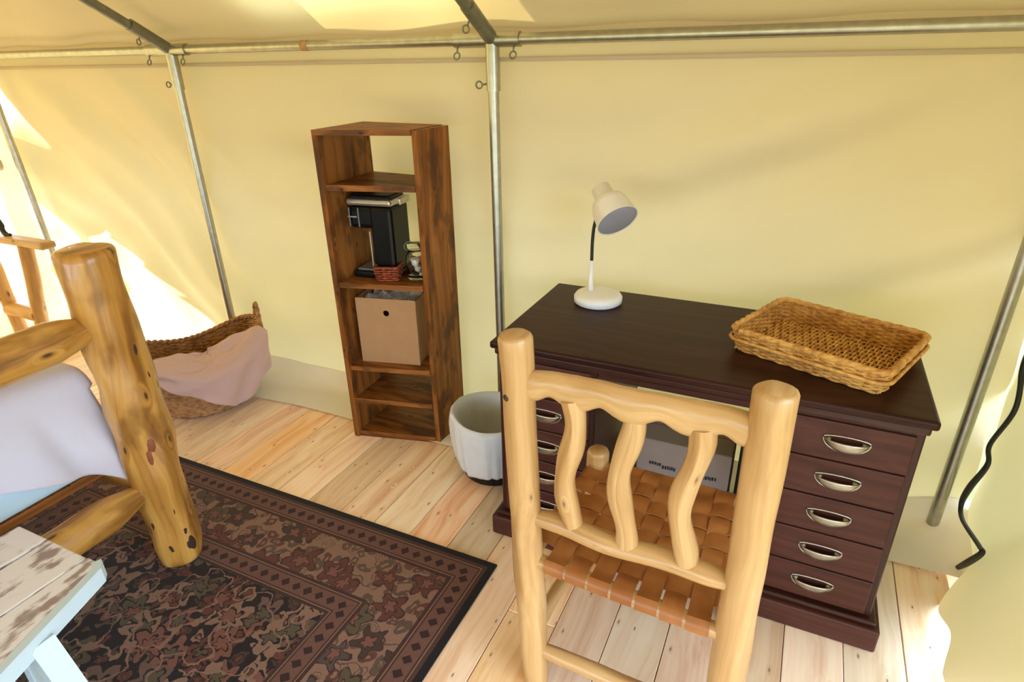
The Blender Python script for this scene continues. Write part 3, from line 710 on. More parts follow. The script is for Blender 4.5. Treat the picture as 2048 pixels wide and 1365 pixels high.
def cardboard_box():
    z = 0.3625
    t = thing('cardboard_box', (-1.515, 2.02, z), 'open brown cardboard box with round hand hole on the tall shelf', 'box')
    M = Matrix.Translation((-1.520, 1.955, z)) @ Matrix.Rotation(math.radians(13.5), 4, 'Z')
    w, d, h = 0.268, 0.18, 0.300
    # front panel with a punched hole
    m = MB(); cx, cz, hr = 0.0, 0.235, 0.0135; n = 24
    def ringpt(r, k, y): return M @ Vector((cx+r*math.cos(2*pi*k/n), y, cz+r*math.sin(2*pi*k/n)))
    def outer(k, y):
        a = 2*pi*k/n; dx, dz = math.cos(a), math.sin(a); s = 1e9
        if dx > 1e-6: s = min(s, (w/2-cx)/dx)
        if dx < -1e-6: s = min(s, (-w/2-cx)/dx)
        if dz > 1e-6: s = min(s, (h-cz)/dz)
        if dz < -1e-6: s = min(s, (0-cz)/dz)
        return M @ Vector((cx+dx*s, y, cz+dz*s))
    V = []
    for k in range(n): V += [ringpt(hr, k, 0), outer(k, 0), ringpt(hr, k, 0.004), outer(k, 0.004)]
    F = []
    for k in range(n):
        a, b = k*4, ((k+1) % n)*4
        F += [[a, a+1, b+1, b], [a+2, b+2, b+3, a+3], [a, b, b+2, a+2], [a+1, a+3, b+3, b+1]]
    corners = [Vector((-w/2, y, zz)) for y in (0,) for zz in (0, h)]
    m.add(V, F)
    for sx in (-1, 1):                                                # square off the four corners of the panel
        for zz in (0, h):
            ks = min(range(n), key=lambda k: ((M.inverted() @ outer(k, 0))-Vector((sx*w/2, 0, zz))).length)
            q = [outer((ks-1) % n, 0), outer(ks, 0), outer((ks+1) % n, 0)]; c = M @ Vector((sx*w/2, 0, zz))
            m.add([q[0], q[1], c], [[0, 1, 2]]); m.add([q[1], q[2], c], [[0, 1, 2]])
    m.build('front_panel', 'cardboard', t, grain=2)
    MB().box((w/2-0.004, 0.004, 0), (w/2, d, h-0.006), 0, M).build('side_panel', 'cardboard', t)
    MB().box((-w/2, 0.004, 0), (-w/2+0.004, d, h-0.006), 0, M).build('side_panel', 'cardboard', t)
    MB().box((-w/2, d-0.004, 0), (w/2, d, h-0.004), 0, M).build('back_panel', 'cardboard', t)
    MB().box((-w/2, 0.004, 0), (w/2, d, 0.004), 0, M).build('bottom_panel', 'cardboard', t)
    MB().grid(lambda u, v: M @ Vector((lerp(-w/2+0.02, w/2-0.008, u), lerp(0.01, d-0.01, v), h-0.03+0.035*nz(u*4, v*4, 2)+0.02*nz(u*9, v*8, 5)+0.028*u*v)), 20, 14).build('crumpled_packing_paper', 'paper', t, solid=0.001)
    MB().add([M @ Vector(p) for p in ((-w/2, d-0.004, h-0.004), (w/2, d-0.004, h-0.004), (w/2-0.01, d-0.055, h+0.045), (-w/2+0.01, d-0.055, h+0.045))], [[0, 1, 2, 3]]).build('top_flap', 'cardboard', t, solid=0.004)
cardboard_box()

# ------------------------------------------------------------------ waste bin with liner
def bin_():
    c = Vector((-0.995, 1.90, 0))
    t = thing('waste_bin', c, 'black waste bin with white plastic liner beside the desk', 'waste bin')
    MB().lathe([(0.0, 0.0), (0.128, 0.0), (0.133, 0.006), (0.158, 0.255), (0.152, 0.255), (0.127, 0.010), (0.0, 0.008)], 40, c).build('bin_body', 'black_plastic', t, smooth=True, angle=40)
    def lin(u, v):
        a = 2*pi*u; prof = [(0.004, 0.03), (0.116, 0.036), (0.134, 0.20), (0.148, 0.262), (0.163, 0.285), (0.174, 0.270), (0.177, 0.235), (0.172, 0.185), (0.164, 0.13), (0.158, 0.085), (0.150, 0.05)]
        s = v*(len(prof)-1); k = min(int(s), len(prof)-2); f = s-k
        r = lerp(prof[k][0], prof[k+1][0], f); z = lerp(prof[k][1], prof[k+1][1], f)
        out = smooth01((v-0.25)*2)
        r += out*(0.008*nz(math.cos(a)*2.5, math.sin(a)*2.5, v*3)+0.005*math.sin(a*17+3*nz(math.cos(a)*2, math.sin(a)*2))*v)
        z += 0.02*nz(math.cos(a)*1.5+5, math.sin(a)*1.5)*(v*v) + 0.01*math.sin(a*2+1)
        return c+Vector((r*math.cos(a), r*math.sin(a), z))
    MB().grid(lin, 90, 36).build('liner', 'bin_liner', t, smooth=True, solid=0.0006)
bin_()

# ------------------------------------------------------------------ laundry basket and pink cloth
LB = Vector((-2.615, 1.838, 0)); HANG = math.radians(62)
def lb_top(a): return 0.300+0.062*math.cos(2*(a-HANG))
def lb_r(a, z):
    h = z/0.36; r = 0.205+0.085*math.sin(min(1, h)*pi*0.55); e = 1.0+0.05*math.cos(2*(a-HANG)); return r*e
def lb_pt(a, z, dr=0.0):
    r = lb_r(a, z)+dr; return LB+Vector((r*math.cos(a), r*math.sin(a), z))
def laundry():
    t = thing('laundry_basket', LB, 'woven seagrass laundry basket with loop handles by the canvas wall', 'basket')
    rows, st = 24, 44; m = MB(); n = st*4
    for i in range(rows):
        pts = []
        for k in range(n):
            a = 2*pi*k/n; z = 0.008+(lb_top(a)-0.02)*(i+.5)/rows
            pts.append(lb_pt(a, z, 0.0035*math.sin(st/2*a*2/2*2/2+pi*i)))
        m.tube(pts, 0.0080, 5, closed=True)
    for k in range(st):
        a = 2*pi*(k+.5)/st; m.tube([lb_pt(a, lb_top(a)*q/6) for q in range(7)], 0.004, 5)
    s = m.build('woven_wall', 'seagrass', t, smooth=True); s['kind'] = 'stuff'
    rim = MB()
    for ph in (0, pi):
        rim.tube([lb_pt(2*pi*k/200, lb_top(2*pi*k/200), 0.007*math.cos(k*0.9+ph))+Vector((0, 0, 0.007*math.sin(k*0.9+ph))) for k in range(200)], 0.0085, 6, closed=True)
    rim.build('rim', 'seagrass', t, smooth=True)
    MB().lathe([(0.0, 0.002), (0.195, 0.002), (0.203, 0.012), (0.19, 0.016), (0.0, 0.014)], 40, LB).build('base', 'seagrass', t, smooth=True)
    for a0 in (HANG, HANG+pi):
        pts = []
        for q in range(21):
            f = q/20; w = 0.5-0.5*math.cos(pi*f); a = a0+(w-.5)*0.28; z0 = lb_top(a0)-0.04; z = z0+0.125*math.sin(pi*f)**0.8
            b = lb_pt(a, 0.34, 0.008); pts.append(Vector((b.x, b.y, z)))
        h = MB()
        for ph in (0, pi): h.tube([p+Vector((0.003*math.sin(i*1.3+ph), 0.004*math.cos(i*1.3+ph), 0.003*math.sin(i*1.3+ph))) for i, p in enumerate(pts)], 0.0068, 6)
        h.build('handle', 'seagrass', t, smooth=True)
    A0, A1 = math.radians(-84), math.radians(40)
    def cloth(u, v):
        a = lerp(A0, A1, u); top = lb_top(a)
        tip = 0.60                                                       # hanging corner points down here
        drop = (top-0.018)*(lerp(0.08, 1.0, (u/tip)**1.35) if u < tip else lerp(1.0, 0.66, (u-tip)/(1-tip)))
        if v < 0.45:                                                     # heap inside the basket
            f = v/0.45; R = lb_r(a, top)
            cx, cy = LB.x+0.10, LB.y-0.02
            ex, ey = LB.x+R*math.cos(a), LB.y+R*math.sin(a)
            x, y = lerp(cx, ex, f), lerp(cy, ey, f)
            zc = 0.285+0.02*u
            z = lerp(zc, top+0.024, f)+0.028*math.sin(pi*f)*(0.3+nz(a*1.5, f*3, 4))+0.010*nz(a*5, f*6, 2)
            return (x, y, z)
        f = (v-0.45)/0.55; e = min(1, f*8)
        z = top+0.024*(1-e)+0.006*e-drop*f
        fold = 0.012*math.sin((u*5.5+f*0.9)*pi*1.3)+0.010*nz(a*4, f*2.0, 6)
        r = lb_r(a, max(0.0, z))+0.034*min(1, f*12)+0.004+0.008*e*f+fold*min(1, f*3)
        return (LB.x+r*math.cos(a), LB.y+r*math.sin(a), max(0.010, z))
    c = MB().grid(cloth, 80, 60).build('pink_cloth', 'pink_linen', smooth=True, solid=0.003, origin=LB+Vector((0, 0, 0.3)))
    tag(c, 'dusty pink linen cloth spilling over the laundry basket rim', 'cloth')
laundry()

# ------------------------------------------------------------------ log helpers
def log_pts(a, b, n, wob=0.006, seed=0.0):
    a, b = Vector(a), Vector(b); d = (b-a)
    s = d.cross(Vector((0, 0, 1))); s = s.normalized() if s.length > 1e-4 else Vector((1, 0, 0)); t2 = d.cross(s).normalized()
    return [a+d*(i/n)+s*wob*nz(i/n*3+seed, seed)+t2*wob*nz(i/n*3, seed+9) for i in range(n+1)]
def log(name, a, b, r, mat, parent, n=24, wob=0.005, seed=0.0, taper0=1.0, taper1=1.0, tl=0.15, seg=20, rough=0.10, round_end=0.0):
    pts = log_pts(a, b, n, wob, seed); rad = []
    for i in range(n+1):
        f = i/n; k = 1.0
        if f < tl: k = lerp(taper0, 1.0, smooth01(f/tl))
        if f > 1-tl: k = min(k, lerp(taper1, 1.0, smooth01((1-f)/tl)))
        rad.append(r*k)
    if round_end:
        P = []; Q = []
        for i, (p, q) in enumerate(zip(pts, rad)):
            if i == n:
                d = (pts[n]-pts[n-1]).normalized()
                P += [p-d*round_end, p-d*round_end*0.35, p]; Q += [q, q*0.93, q*0.80]
            elif i == 0:
                d = (pts[1]-pts[0]).normalized()
                P += [p, p+d*round_end*0.35, p+d*round_end]; Q += [q*0.80, q*0.93, q]
            else: P.append(p); Q.append(q)
        pts, rad = P, Q
    return MB().tube(pts, rad, seg, wob=rough, seed=seed).build(name, mat, parent, smooth=True, angle=55)

# ------------------------------------------------------------------ log bed
def bed():
    X, Y = -1.772, 0.992
    t = thing('log_bed', (X, 0.3, 0), 'amber peeled-log bed with lavender blanket at the left', 'bed')
    post = log('post', (X, Y, 0.0085), (X+0.012, Y-0.012, 1.118), 0.077, 'amber_log', t, 40, 0.006, 2.0, 0.93, 0.97, 0.08, 26, 0.20, 0.012)
    log('post', (X, -0.45, 0.0085), (X, -0.45, 1.12), 0.077, 'amber_log', t, 30, 0.006, 5.0, 0.95, 0.95, 0.08, 22, 0.2, 0.012)
    for y in (Y, -0.45): log('post', (-3.80, y, 0.0085), (-3.80, y, 1.20), 0.075, 'amber_log', t, 24, 0.006, 7.0+y, rough=0.2, round_end=0.012)
    log('foot_rail', (X, Y-0.03, 0.895), (X, -0.40, 0.900), 0.060, 'amber_log', t, 30, 0.006, 3.0, 0.55, 0.55, 0.11, 20, 0.16)
    log('foot_rail', (X, Y-0.03, 0.320), (X, -0.40, 0.320), 0.056, 'amber_log', t, 30, 0.006, 4.4, 0.50, 0.5, 0.12, 20, 0.14)
    log('head_rail', (-3.80, Y, 0.95), (-3.80, -0.45, 0.95), 0.058, 'amber_log', t, 20, 0.006, 6.0)
    for y in (Y-0.02, -0.44): log('side_rail', (X-0.04, y, 0.34), (-3.76, y, 0.34), 0.05, 'amber_log', t, 20, 0.005, 8.0+y)
    MB().box((-3.72, -0.40, 0.375), (-1.885, 0.90, 0.405), 0.004).build('slat_deck', 'stained_board', t)
    ks = [(0.56, 0.42, 0.020, 0.060), (0.50, -0.35, 0.026, 0.040), (0.45, -0.55, 0.022, 0.050), (0.24, -0.30, 0.012, 0.060), (0.155, -0.10, 0.024, 0.040), (0.11, -0.85, 0.028, 0.055), (0.085, 0.05, 0.032, 0.045),
          (0.30, -1.05, 0.020, 0.075), (0.33, 0.42, 0.014, 0.05), (0.82, 0.10, 0.012, 0.035), (0.72, 0.35, 0.010, 0.025), (0.62, -0.35, 0.008, 0.016), (0.20, -1.25, 0.02, 0.05)]
    for z, a, rr, hh in ks:                                              # branch scars on the post
        d = Vector((math.cos(a), math.sin(a), 0)); p = Vector((X, Y, z))+d*0.0715
        s = Vector((-d.y, d.x, 0)); m = MB(); V = [p+d*0.010]
        for k in range(14):
            w = 2*pi*k/14; g = 1+0.35*nz(k*1.7, z*9); V.append(p+s*rr*math.cos(w)*g*0.7+Vector((0, 0, hh*math.sin(w)*g)))
        m.add(V, [[0, 1+k, 1+(k+1) % 14] for k in range(14)]); m.build('knot_scar', 'red_scar' if z in (0.50, 0.45, 0.30) else 'dark_knot', post, smooth=True)
    m = thing('mattress', (-2.80, 0.25, 0.4055), 'pale blue mattress under the lavender blanket', 'mattress')
    MB().box((-3.70, -0.40, 0.4055), (-1.872, 0.885, 0.735), 0.035, seg=4).build('mattress_body', 'blue_ticking', m, smooth=True, angle=60)
    def blanket(u, v):
        y = lerp(-0.42, 0.925, u)
        edge = max(0, (u-0.86)/0.14)                                      # far corner falls and flares
        topz = 0.768-0.02*edge**2+0.008*nz(y*5, v*6)
        end = (0.525-(y-0.60)*0.42 if y > 0.6 else 0.525+(0.6-y)*0.10)-0.060*smooth01((u-0.92)/0.08)
        if v < 0.45:
            x = lerp(-3.6, -1.91, v/0.45); return (x, y, topz)
        if v < 0.6:
            a = (v-0.45)/0.15*pi/2; return (-1.91+0.058*math.sin(a), y+0.008*edge*a, topz-0.058*(1-math.cos(a)))
        f = (v-0.6)/0.4; z = lerp(topz-0.058, end, f)
        x = -1.852+0.020*f+0.014*f*math.sin(y*17+1.0)+0.010*f*nz(y*6, f*2, 3)+0.03*edge*f
        x += -0.030*f*math.exp(-((y-(0.76+0.05*f))/0.035)**2)+0.020*f*math.exp(-((y-(0.85+0.06*f))/0.03)**2)
        return (x, y+0.055*edge*f, z)
    b = MB().grid(blanket, 110, 70).build('blanket', 'lavender_linen', smooth=True, solid=0.006, origin=(-2.6, 0.25, 0.75))
    tag(b, 'lavender linen blanket draped over the end of the log bed', 'blanket')
bed()

# ------------------------------------------------------------------ small painted bench, lower left
def bench():
    z = 0.50
    t = thing('painted_bench', (-1.45, 0.25, 0.0085), 'distressed white plank-top bench with pale blue frame, lower left corner', 'bench')
    def right_edge(y): return -1.352+(0.578-y)*0.345
    y0, y1 = -0.35, 0.578
    xs = [-1.692, -1.567, -1.411]
    for a, b in zip(xs, xs[1:]):
        MB().box((a+0.0035, y0, z-0.022), (b-0.0035, y1, z), 0.004).build('top_plank', 'worn_white_paint', t, grain=1)
    n = 12; poly = [(-1.409, y1), (-1.409, y0)]+[(right_edge(lerp(y0, y1, i/n))-0.022, lerp(y0, y1, i/n)) for i in range(n+1)]
    MB().prism(poly, z-0.022, z).build('top_plank', 'worn_white_paint', t, grain=1)
    # pale blue edging along the slanted side, rounded at its far corner
    poly = []
    for i in range(n+1): y = lerp(y0, y1-0.012, i/n); poly.append((right_edge(y), y))
    arc = [(right_edge(y1)-0.004-0.020*(1-math.cos(a)), y1-0.012+0.014*math.sin(a)) for a in (0.4, 0.9, 1.3)]
    poly += arc
    V = []; F = []
    path = poly
    m = MB(); m.ribbon([(x-0.010, y, z-0.020) for x, y in path], (0, 0, 1), 0.042, 0.020); m.build('edge_board', 'pale_blue_paint', t, grain=1)
    MB().box((-1.69, y1-0.040, z-0.062), (-1.40, y1-0.018, z-0.023), 0.002).build('apron', 'pale_blue_paint', t)
    MB().box((-1.47, y0, z-0.060), (-1.45, y1-0.05, z-0.023), 0.002).build('apron', 'pale_blue_paint', t)
    def leg(top, foot, w, d):
        top, foot = Vector(top), Vector(foot); n = 6
        MB().ribbon([top.lerp(foot, i/n) for i in range(n+1)], (0, 1, 0), w, d).build('leg', 'pale_blue_paint', t, grain=2)
    leg((-1.300, 0.395, z-0.028), (-1.085, 0.395, 0.0085), 0.048, 0.036)
    leg((-1.265, -0.15, z-0.03), (-1.05, -0.15, 0.0085), 0.048, 0.036)
    leg((-1.60, 0.395, z-0.03), (-1.665, 0.395, 0.0085), 0.048, 0.036)
    leg((-1.60, -0.15, z-0.03), (-1.665, -0.15, 0.0085), 0.048, 0.036)
    MB().box((-1.66, 0.372, z-0.075), (-1.29, 0.417, z-0.0235), 0.003).build('cross_rail', 'pale_blue_paint', t)
    MB().box((-1.395, 0.378, 0.0085), (-1.362, 0.412, z-0.076), 0.003).build('upright', 'pale_blue_paint', t)
bench()

# ------------------------------------------------------------------ log rack, far left
def side_table():
    t = thing('log_rack', (-3.85, 1.775, 0), 'pale log rack with a flat top rail at the far left', 'rack')
    MB().box((-4.22, 1.735, 0.715), (-3.475, 1.815, 0.752), 0.012).build('top_rail', 'pale_log', t)
    for x, dx in ((-3.69, -0.16), (-4.10, 0.06)):
        log('leg', (x+dx, 1.775, 0.06), (x, 1.775, 0.716), 0.036, 'pale_log', t, 14, 0.004, x, rough=0.12)
        log('foot', (x+dx, 1.62, 0.035), (x+dx, 1.93, 0.035), 0.033, 'pale_log', t, 10, 0.003, x+3)
    log('stretcher', (-3.79, 1.775, 0.30), (-4.07, 1.775, 0.30), 0.042, 'pale_log', t, 12, 0.004, 3)
    s = thing('black_stand', (-3.98, 1.775, 0.7525), 'black object with angled leg on the log rack at the left edge', 'stand')
    MB().tube(spline([(-3.795, 1.775, 0.760), (-3.845, 1.775, 0.764), (-3.875, 1.775, 0.82), (-3.99, 1.775, 0.97)], 12), [0.008]*3+[0.013]*4+[0.020]*6, 8).build('leg', 'black_rubber', s, smooth=True)
    MB().tube(spline([(-4.185, 1.775, 0.760), (-4.13, 1.775, 0.764), (-4.10, 1.775, 0.82), (-3.99, 1.775, 0.97)], 12), 0.013, 8).build('leg', 'black_rubber', s, smooth=True)
    MB().lathe([(0.0, 0.94), (0.03, 0.94), (0.03, 1.0), (0.012, 1.01), (0.0, 1.01)], 16, (-3.99, 1.775, 0)).build('hub', 'black_rubber', s, smooth=True)
    m = MB().tube(spline([(-3.80, 1.80, 0.535), (-3.768, 1.80, 0.515), (-3.758, 1.80, 0.47), (-3.772, 1.80, 0.42)], 16), [0.006]*4+[0.013]*11+[0.009]*2, 8).build('black_strap', 'black_rubber', smooth=True, origin=(-3.77, 1.80, 0.5))
    tag(m, 'short curved black strap hanging from the log rack leg', 'strap')
    MB().tube([(-3.80, 1.80, 0.535), (-3.735, 1.795, 0.56)], 0.005, 6).build('hook', 'black_rubber', m, smooth=True)
side_table()

# ------------------------------------------------------------------ pedestal desk
def desk():
    t = thing('pedestal_desk', (-0.215, 1.86, 0), 'dark mahogany pedestal desk with two drawer stacks', 'desk')
    X0, X1, Y0, Y1 = -0.822, 0.388, 1.556, 2.160
    MB().box((X0, Y0, 0.738), (X1, Y1, 0.763), 0.008, seg=3).build('desk_top', 'mahogany_top', t, grain=0)
    MB().box((X0+0.012, Y0+0.010, 0.716), (X1-0.012, Y1-0.008, 0.7385), 0.006).build('top_moulding', 'mahogany', t, grain=0)
    for a, b in ((-0.800, -0.472), (0.040, 0.370)):
        yf = 1.578
        MB().box((a, yf, 0.095), (b, 2.145, 0.716), 0.004).build('pedestal', 'mahogany', t, grain=2)
        MB().box((a-0.028, yf-0.036, 0.0), (b+0.028, 2.150, 0.080), 0.006).build('plinth', 'mahogany_drawer', t, grain=0)
        MB().box((a-0.016, yf-0.022, 0.080), (b+0.016, 2.148, 0.098), 0.007, seg=3).build('plinth_moulding', 'mahogany', t, grain=0)
        zs = [0.104, 0.2255, 0.3475, 0.4685, 0.5885, 0.708]
        for z0, z1 in zip(zs, zs[1:]):
            d = MB().box((a+0.018, yf-0.008, z0+0.0022), (b-0.018, yf+0.01, z1-0.0022), 0.003).build('drawer', 'mahogany_drawer', t, grain=0)
            cx = (a+b)/2; cz = (z0+z1)/2+0.012
            def cup(u, v):                                                # upward-opening half-cup pull
                th = pi*u; ph = v*pi/2
                k = (1-v**2.6)**0.5; w = 1-0.30*v**2
                return (cx+0.053*math.cos(th)*w, yf-0.0085-0.024*math.sin(th)**0.8*k, cz-0.036*v*math.sin(th)**0.5)
            p = MB().grid(cup, 20, 8).build('cup_pull', 'pewter', d, smooth=True, solid=0.003)
            MB().tube([(cx+0.055*math.cos(pi*k/20), yf-0.009, cz-0.002-0.036*math.sin(pi*k/20)) for k in range(21)], 0.003, 6).build('flange', 'pewter', d, smooth=True)
            MB().tube([(cx-0.055*math.cos(pi*k/12), yf-0.009, cz+0.008*math.sin(pi*k/12)) for k in range(13)], 0.003, 6).build('flange', 'pewter', d, smooth=True)
    MB().box((-0.471, 1.582, 0.690), (0.039, 1.602, 0.716), 0.003).build('kneehole_apron', 'mahogany', t, grain=0)
    MB().box((-0.471, 2.128, 0.30), (0.039, 2.142, 0.345), 0.002).build('back_stretcher', 'mahogany', t, grain=0)
    MB().box((-0.471, 2.128, 0.66), (0.039, 2.142, 0.716), 0.002).build('back_rail', 'mahogany', t, grain=0)
desk()

def floor_carton():
    t = thing('printed_carton', (-0.22, 1.99, 0), 'greyish printed cardboard carton on the floor under the desk', 'box')
    x0, x1, y0, y1, h = -0.40, -0.075, 1.90, 2.10, 0.31
    MB().box((x0, y0, 0), (x1, y0+0.004, h)).build('front_panel', 'greyish_cardboard', t)
    MB().box((x0, y1-0.004, 0), (x1, y1, h)).build('back_panel', 'greyish_cardboard', t)
    for x in (x0, x1-0.004): MB().box((x, y0+0.004, 0), (x+0.004, y1-0.004, h)).build('side_panel', 'greyish_cardboard', t)
    MB().box((x0, y0+0.004, 0.0), (x1, y1-0.004, 0.004)).build('bottom_panel', 'greyish_cardboard', t)
    for y, s in ((y0+0.002, 1), (y1-0.002, -1)):
        MB().add([(x0+0.004, y, h), (x1-0.004, y, h), (x1-0.004, y+s*0.095, h+0.006), (x0+0.004, y+s*0.095, h+0.006)], [[0, 1, 2, 3]]).build('top_flap', 'greyish_cardboard', t, solid=0.003)
    rr = random.Random(5)
    def marks(xa, xb, z, hh):                                             # lines of print too small to read
        x = xa
        while x < xb:
            w = rr.uniform(0.006, 0.011); dz = rr.uniform(-0.002, 0.002)
            MB().box((x, y0-0.0012, z+dz), (x+w*0.75, y0, z+hh+dz)).build('print_mark', 'print_ink', t); x += w
    marks(-0.355, -0.315, 0.205, 0.012); marks(-0.308, -0.262, 0.198, 0.014); marks(-0.165, -0.115, 0.196, 0.013)
    k = MB().box((-0.055, 1.94, 0.0), (0.002, 2.11, 0.33), 0.006).build('black_case', 'black_rubber', origin=(-0.026, 2.02, 0))
    MB().tube(spline([(-0.035, 1.98, 0.329), (-0.030, 2.0, 0.348), (-0.026, 2.03, 0.350), (-0.024, 2.06, 0.329)], 10), 0.005, 6).build('handle', 'black_rubber', k, smooth=True)
    tag(k, 'slim black case standing beside the carton under the desk', 'case')
floor_carton()

# ------------------------------------------------------------------ desk lamp
def lamp():
    z = 0.7632; c = Vector((-0.612, 2.012, z))
    t = thing('desk_lamp', c, 'white gooseneck desk lamp standing on the dark desk', 'lamp')
    MB().lathe([(0.0, 0.0), (0.078, 0.0), (0.086, 0.006), (0.087, 0.024), (0.080, 0.034), (0.060, 0.0375), (0.0, 0.039)], 44, c).build('base', 'white_enamel', t, smooth=True)
    sx = c.x-0.034; sy = c.y+0.012
    MB().tube([(sx, sy, z+0.036), (sx, sy, z+0.060), (sx+0.001, sy, z+0.15)], [0.0125, 0.0095, 0.0080], 14).build('stem', 'white_enamel', t, smooth=True)
    axis = Vector((0.60, -0.52, -0.60)).normalized()
    mouth = Vector((-0.545, 1.975, 1.074)); back = mouth-axis*0.150
    at = mouth-axis*0.075+Vector((-0.040, 0.012, -0.042))
    MB().tube(spline([(sx+0.001, sy, z+0.148), (sx+0.001, sy, z+0.22), (sx+0.006, sy-0.002, z+0.275), tuple(at)], 24), 0.0058, 10).build('gooseneck', 'black_rubber', t, smooth=True)
    prof = [(0.0, 0.0), (0.026, 0.0), (0.033, 0.006), (0.034, 0.046), (0.040, 0.052), (0.056, 0.066), (0.064, 0.090), (0.071, 0.146), (0.0725, 0.150), (0.070, 0.150), (0.0625, 0.092), (0.050, 0.068), (0.0, 0.064)]
    sh = MB().lathe(prof, 44, back, axis).build('lamp_shade', 'cream_enamel', t, smooth=True, angle=55)
    MB().lathe([(0.0, 0.134), (0.066, 0.134), (0.0695, 0.147), (0.0690, 0.1475), (0.0, 0.138)], 40, back, axis).build('diffuser', 'grey_lining', sh, smooth=True)
    MB().lathe([(0.0, -0.004), (0.010, -0.004), (0.012, 0.001)], 14, back, axis).build('switch', 'grey_plastic', sh, smooth=True)
    MB().tube([at-Vector((0.004, 0, 0.006)), at+Vector((0.012, 0, 0.014))], 0.009, 10).build('swivel', 'white_enamel', sh, smooth=True)
lamp()

# ------------------------------------------------------------------ wicker tray
t = thing('wicker_tray', (0.130, 1.868, 0.7635), 'honey-coloured woven wicker tray on the right of the desk', 'tray')
rect_basket(t, (0.130, 1.868, 0.7635), math.radians(-21.5), 0.405, 0.318, 0.064, 0.012, 11, 56, 0.0040, 'honey_wicker', 0.0095, base_step=0.0115)
Mx = Matrix.Translation((0.130, 1.868, 0.7635)) @ Matrix.Rotation(math.radians(-21.5), 4, 'Z')
MB().tube([Mx @ Vector((*rounded_rect(0.442, 0.356, 0.035, k/120)[0], 0.041)) for k in range(120)], 0.0058, 6, closed=True).build('mid_band', 'honey_wicker', t, smooth=True)

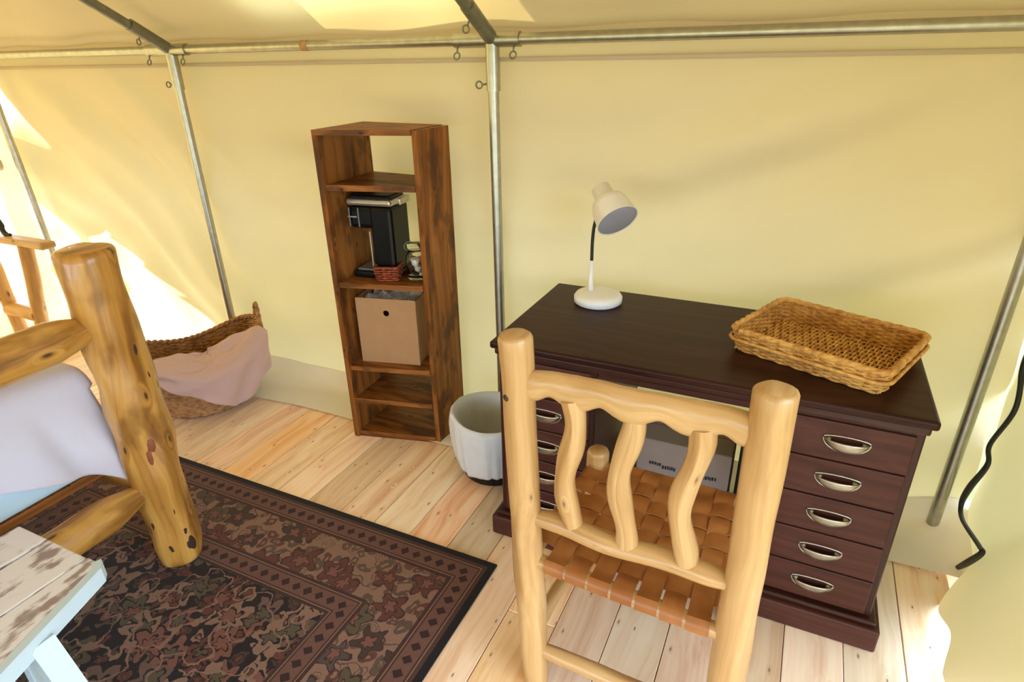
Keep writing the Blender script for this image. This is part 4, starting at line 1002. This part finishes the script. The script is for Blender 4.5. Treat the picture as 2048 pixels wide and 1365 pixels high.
# ------------------------------------------------------------------ log chair with woven leather seat
def chair():
    t = thing('log_chair', (-0.235, 1.26, 0), 'honey pine log chair with wavy spindles and woven leather seat', 'chair')
    LT, LBm = Vector((-0.502, 1.066, 1.046)), Vector((-0.452, 1.066, 0.0))
    RT, RBm = Vector((0.013, 1.038, 1.042)), Vector((0.022, 1.038, 0.0))
    def on_l(z): return LBm.lerp(LT, z/LT.z)
    def on_r(z): return RBm.lerp(RT, z/RT.z)
    pl = log('back_post', LBm, LT, 0.0375, 'honey_pine', t, 30, 0.003, 1.0, 0.9, 1.04, 0.12, 22, 0.10, 0.010)
    log('back_post', RBm, RT, 0.0385, 'honey_pine', t, 30, 0.003, 2.2, 0.9, 1.02, 0.12, 22, 0.10, 0.010)
    # crest rail: deep oval log, scalloped below between the spindles
    a = on_l(0.930)+Vector((0.015, 0, 0)); b = on_r(0.946)+Vector((-0.015, 0, 0)); n = 40; pts = []; rz = []; ryy = []
    for i in range(n+1):
        f = i/n; e = smooth01(min(f, 1-f)/0.06)
        k = 0.0345+0.0055*math.cos(2*pi*f*4)
        pts.append(a.lerp(b, f)+Vector((0, 0.006*math.sin(f*9), 0.0345-k+0.010*math.sin(pi*f))))
        rz.append(lerp(0.030, k, e)); ryy.append(lerp(0.020, 0.023, e))
    MB().tube(pts, ryy, 20, ry=rz, up=(0, 0, 1), wob=0.04, seed=3.3).build('crest_rail', 'honey_pine', t, smooth=True, angle=60)
    a2 = on_l(0.575)+Vector((0.012, 0, 0)); b2 = on_r(0.585)+Vector((-0.012, 0, 0))
    pts = [a2.lerp(b2, i/24)+Vector((0, 0.003*math.sin(i*0.5), 0.003*math.sin(i*0.4))) for i in range(25)]
    MB().tube(pts, [lerp(0.020, 0.027, smooth01(min(i, 24-i)/3)) for i in range(25)], 18, ry=[lerp(0.018, 0.023, smooth01(min(i, 24-i)/3)) for i in range(25)], up=(0, 0, 1), wob=0.08, seed=1.2).build('lower_rail', 'honey_pine', t, smooth=True, angle=60)
    for f0, f1, amp, ph in ((0.225, 0.220, 0.0125, 0.0), (0.492, 0.480, 0.0125, 0.15), (0.768, 0.755, 0.0135, 0.1)):
        p0 = a.lerp(b, f0)+Vector((0, 0.002, -0.012)); p1 = a2.lerp(b2, f1)+Vector((0, 0.0, 0.008)); k = 22; q = []
        for i in range(k+1):
            f = i/k; q.append(p0.lerp(p1, f)+Vector((amp*math.sin(2*pi*(f*1.08+ph)+0.3), -0.004*math.sin(pi*f), 0)))
        MB().tube(q, [0.0245+0.002*math.sin(i*0.7+f0*9) for i in range(k+1)], 16, wob=0.10, seed=f0*7).build('spindle', 'honey_pine', t, smooth=True, angle=60)
    # front legs, side/front/back rails
    FLt, FRt = Vector((-0.432, 1.492, 0.505)), Vector((0.006, 1.480, 0.500))
    FLb, FRb = Vector((-0.440, 1.500, 0.0)), Vector((0.012, 1.490, 0.0))
    log('front_leg', FLb, FLt, 0.033, 'honey_pine', t, 18, 0.003, 4.1, rough=0.1, round_end=0.012)
    log('front_leg', FRb, FRt, 0.033, 'honey_pine', t, 18, 0.003, 5.1, rough=0.1, round_end=0.012)
    zs = 0.442
    bl, br = on_l(zs), on_r(zs-0.006); fl, fr = Vector((-0.433, 1.492, 0.448)), Vector((0.007, 1.481, 0.446))
    log('seat_rail', bl, br, 0.0185, 'honey_pine', t, 14, 0.002, 6.0); log('seat_rail', fl, fr, 0.0185, 'honey_pine', t, 14, 0.002, 6.5)
    log('seat_rail', bl, fl, 0.0185, 'honey_pine', t, 14, 0.002, 7.0); log('seat_rail', br, fr, 0.0185, 'honey_pine', t, 14, 0.002, 7.5)
    log('stretcher', on_l(0.135), on_r(0.150), 0.021, 'honey_pine', t, 14, 0.003, 8.0, 0.8, 0.8)
    log('stretcher', on_l(0.19), FLb.lerp(FLt, 0.38), 0.019, 'honey_pine', t, 12, 0.003, 8.5)
    log('stretcher', on_r(0.19), FRb.lerp(FRt, 0.38), 0.019, 'honey_pine', t, 12, 0.003, 9.0)
    log('stretcher', FLb.lerp(FLt, 0.28), FRb.lerp(FRt, 0.28), 0.019, 'honey_pine', t, 12, 0.003, 9.5)
    # woven straps
    NW, ND = 7, 6
    def seat(u, v): return (bl.lerp(br, u)).lerp(fl.lerp(fr, u), v)
    R0 = 0.0215
    def strap(along_depth, k):
        pts = []; sides = []
        m = ND if along_depth else NW
        c = lerp(0.095, 0.905, (k+.5)/(NW if along_depth else ND))
        P = (lambda f: seat(c, f)) if along_depth else (lambda f: seat(f, c))
        d = (P(1)-P(0)).normalized(); up = Vector((0, 0, 1)); side = d.cross(up).normalized()
        for a_ in (210, 175, 140, 110): q = math.radians(a_); pts.append(P(0)+d*R0*math.cos(q)+up*R0*math.sin(q))
        ns = m*6
        for i in range(ns+1):
            f = lerp(0.045, 0.955, i/ns)
            g = (f-0.095)/0.81*m
            w = math.sin(pi*(g-0.5)+pi/2+pi*k+(0 if along_depth else pi))*0.0042
            sag = -0.016*math.sin(pi*f)*math.sin(pi*c)
            pts.append(P(f)+up*(R0+w+sag-0.002))
        for a_ in (70, 40, 5, -30): q = math.radians(a_); pts.append(P(1)+d*R0*math.cos(q)+up*R0*math.sin(q))
        MB().ribbon(pts, side, 0.050 if along_depth else 0.053, 0.0030).build('leather_strap', 'leather', t, smooth=True, angle=40)
    for k in range(NW): strap(True, k)
    for k in range(ND): strap(False, k)
    # knot on the left post
    p = on_l(0.905)+Vector((-0.012, -0.0345, 0)); V = [p+Vector((0, -0.005, 0))]
    for k in range(14): w = 2*pi*k/14; V.append(p+Vector((0.0115*math.cos(w), 0.002+0.004*abs(math.cos(w)), 0.0090*math.sin(w))))
    MB().add(V, [[0, 1+k, 1+(k+1) % 14] for k in range(14)]).build('knot', 'dark_knot', pl, smooth=True)
chair()

# ------------------------------------------------------------------ black cord on the right canvas
cp = [(2.075, 0.95), (2.060, 0.80), (2.063, 0.723), (2.015, 0.615), (2.102, 0.439), (2.064, 0.388), (2.138, 0.248), (2.160, 0.163), (2.101, 0.139), (1.905, 0.193), (1.868, 0.197), (1.935, 0.100), (1.996, 0.022)]
pts = spline([(0.660, y, z) for y, z in cp], 120)
cd_ = MB().tube(pts, [0.0072+0.0030*max(0, math.sin(i*0.13)) for i in range(len(pts))], 10).build('black_cord', 'black_rubber', smooth=True, origin=pts[-1])
tag(cd_, 'wavy black cord hanging down the right canvas wall to the floor', 'cord')
